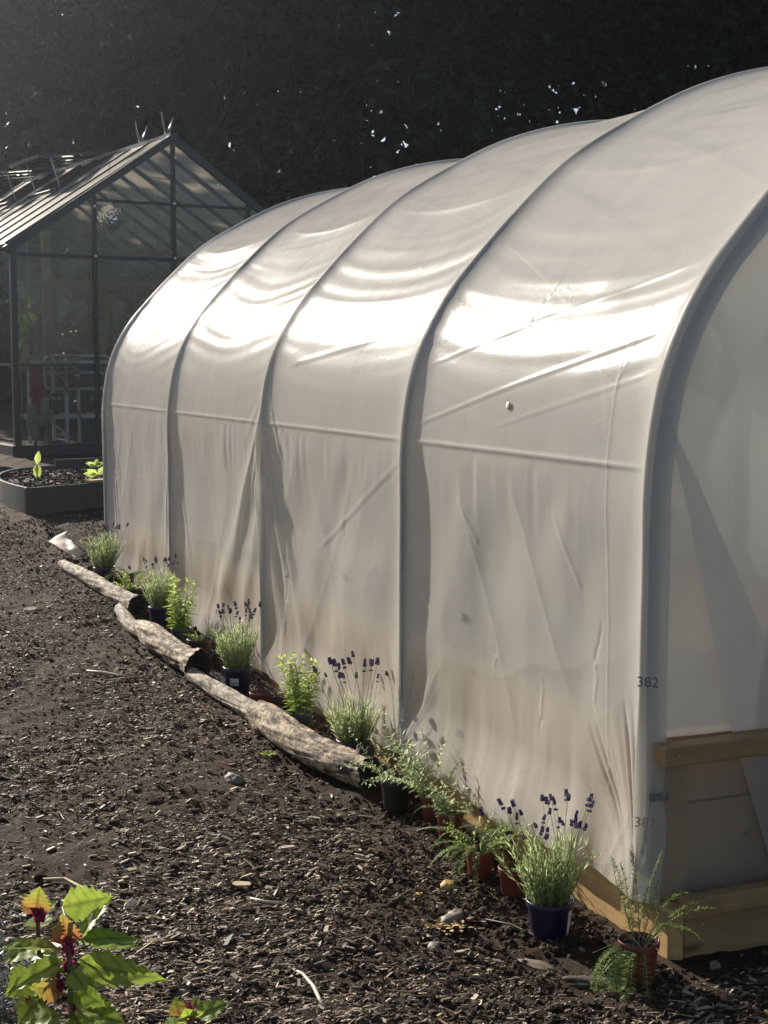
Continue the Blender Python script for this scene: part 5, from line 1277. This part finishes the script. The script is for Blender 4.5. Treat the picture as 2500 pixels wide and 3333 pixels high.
def build_trees():
    kinds = [tree_meshes(0, 9.5, 2.7, 150, 110, .17), tree_meshes(1, 10.5, 2.5, 150, 110, .15), tree_meshes(2, 9.0, 2.9, 150, 110, .19)]
    spots = [(-7.3, 31, 0, 1.3, 'leafy tree catching light at the far left, behind the greenhouse roof'),
             (-2.6, 23.5, 1, 1.02, 'dark tree rising behind the greenhouse ridge spikes'),
             (1.2, 22.8, 2, 1.05, 'dark tree behind the far end of the tunnel'),
             (4.6, 23.4, 1, 1.0, 'dark tree behind the middle of the tunnel roof'),
             (8.0, 22.6, 0, 1.06, 'dark leafy tree behind the near hoop at the right')]
    for (x, y, k, s, lab) in spots:
        a, c = toL(x, y); r_ = thing('tree', lab, 'tree', (x, y, float(gz(a))-.05), random.uniform(0, 6.28), 'trees behind the greenhouse and tunnel'); r_.scale = (s, s, s)
        link('trunk', kinds[k][0], r_); link('crown', kinds[k][1], r_)
    # the wood behind, one dark mass
    nb = NB(); n = 98000
    x = rng.uniform(-11.5, 22, n); y = 26.5+9*rng.random(n); z = .5+13.5*rng.random(n)**.9
    keep = (vn(x*.55, z*.55+y*.2, 33)+.5*vn(x*1.7, z*1.7+y*.6, 34)) > -.52; keep &= z < 5.5+(x+11.5)*1.7
    x, y, z = x[keep], y[keep], z[keep]
    m_ = 26000; x = np.concatenate([x, rng.uniform(-34, -11.3, m_)]); y = np.concatenate([y, rng.uniform(28, 35, m_)]); z = np.concatenate([z, rng.uniform(.5, 6.2, m_)]); n = len(x)
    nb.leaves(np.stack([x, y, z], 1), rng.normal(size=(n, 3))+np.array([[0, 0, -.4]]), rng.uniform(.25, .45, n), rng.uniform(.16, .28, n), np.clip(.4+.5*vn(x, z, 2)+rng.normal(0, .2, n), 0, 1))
    o = nb.build('woodland', M['tree_leaf']); tag(o, kind='stuff')

# ================================================================== LIGHT, SKY, CAMERA
SUN_AZ, SUN_EL = R(-36), R(23)
def build_light():
    w = bpy.data.worlds.new('World'); scene.world = w; w.use_nodes = True; nt = w.node_tree; nt.nodes.clear()
    out = nt.nodes.new('ShaderNodeOutputWorld'); bg = nt.nodes.new('ShaderNodeBackground'); sky = nt.nodes.new('ShaderNodeTexSky')
    sky.sky_type = 'NISHITA'; sky.sun_disc = False; sky.sun_elevation = SUN_EL; sky.sun_rotation = SUN_AZ; sky.air_density = 1.0; sky.dust_density = .8; sky.ozone_density = 1.0
    bg.inputs['Strength'].default_value = .052
    nt.links.new(sky.outputs[0], bg.inputs[0]); nt.links.new(bg.outputs[0], out.inputs[0])
    ld = bpy.data.lights.new('sun', 'SUN'); ld.energy = 5.0; ld.angle = R(.53); ld.color = (1.0, .925, .81)
    o = bpy.data.objects.new('sun', ld); COL.objects.link(o)
    Ld = Vector((math.sin(SUN_AZ)*math.cos(SUN_EL), math.cos(SUN_AZ)*math.cos(SUN_EL), math.sin(SUN_EL)))
    o.rotation_euler = Ld.to_track_quat('Z', 'Y').to_euler(); o.location = (-8, 4, 12)
def build_camera():
    cd = bpy.data.cameras.new('camera'); cd.sensor_fit = 'HORIZONTAL'; cd.sensor_width = 36; cd.lens = 36*3200/1659; cd.clip_end = 1500; cd.clip_start = .05
    o = bpy.data.objects.new('camera', cd); COL.objects.link(o); o.location = (0, 0, 1.65); o.rotation_euler = (R(90-5.906), 0, 0); scene.camera = o
    vs = scene.view_settings; vs.view_transform = 'Standard'; vs.look = 'None'; vs.exposure = 1.0; vs.gamma = 1; vs.use_curve_mapping = False
    scene.cycles.max_bounces = 8; scene.cycles.diffuse_bounces = 3; scene.cycles.glossy_bounces = 3; scene.cycles.transmission_bounces = 6; scene.cycles.transparent_max_bounces = 12
    scene.cycles.sample_clamp_indirect = 4; scene.cycles.caustics_reflective = False; scene.cycles.caustics_refractive = False
    scene.cycles.use_denoising = True

build_camera(); build_light(); build_ground(); build_chips(); build_clods()
build_tunnel(); build_inner(); build_pots(); build_logs(); build_bits(); build_orach()
build_greenhouse(); build_raised_bed(); build_trees()

def build_flare_veil():  # added volume; its pale veil stands in for lens flare at upper left
    o = MB().box((-380, -340, -1.1), (380, 400, 16.5)).build('flare_veil', M['cream']); tag(o, kind='stuff')
    m, nt, out = new_mat('flare_veil'); v = N(nt, 'VolumePrincipled', Color=(.80, .88, 1, 1), Density=.0009, Anisotropy=.83)
    lk(nt, v.outputs[0], out.inputs['Volume']); o.data.materials[0] = m
build_flare_veil()
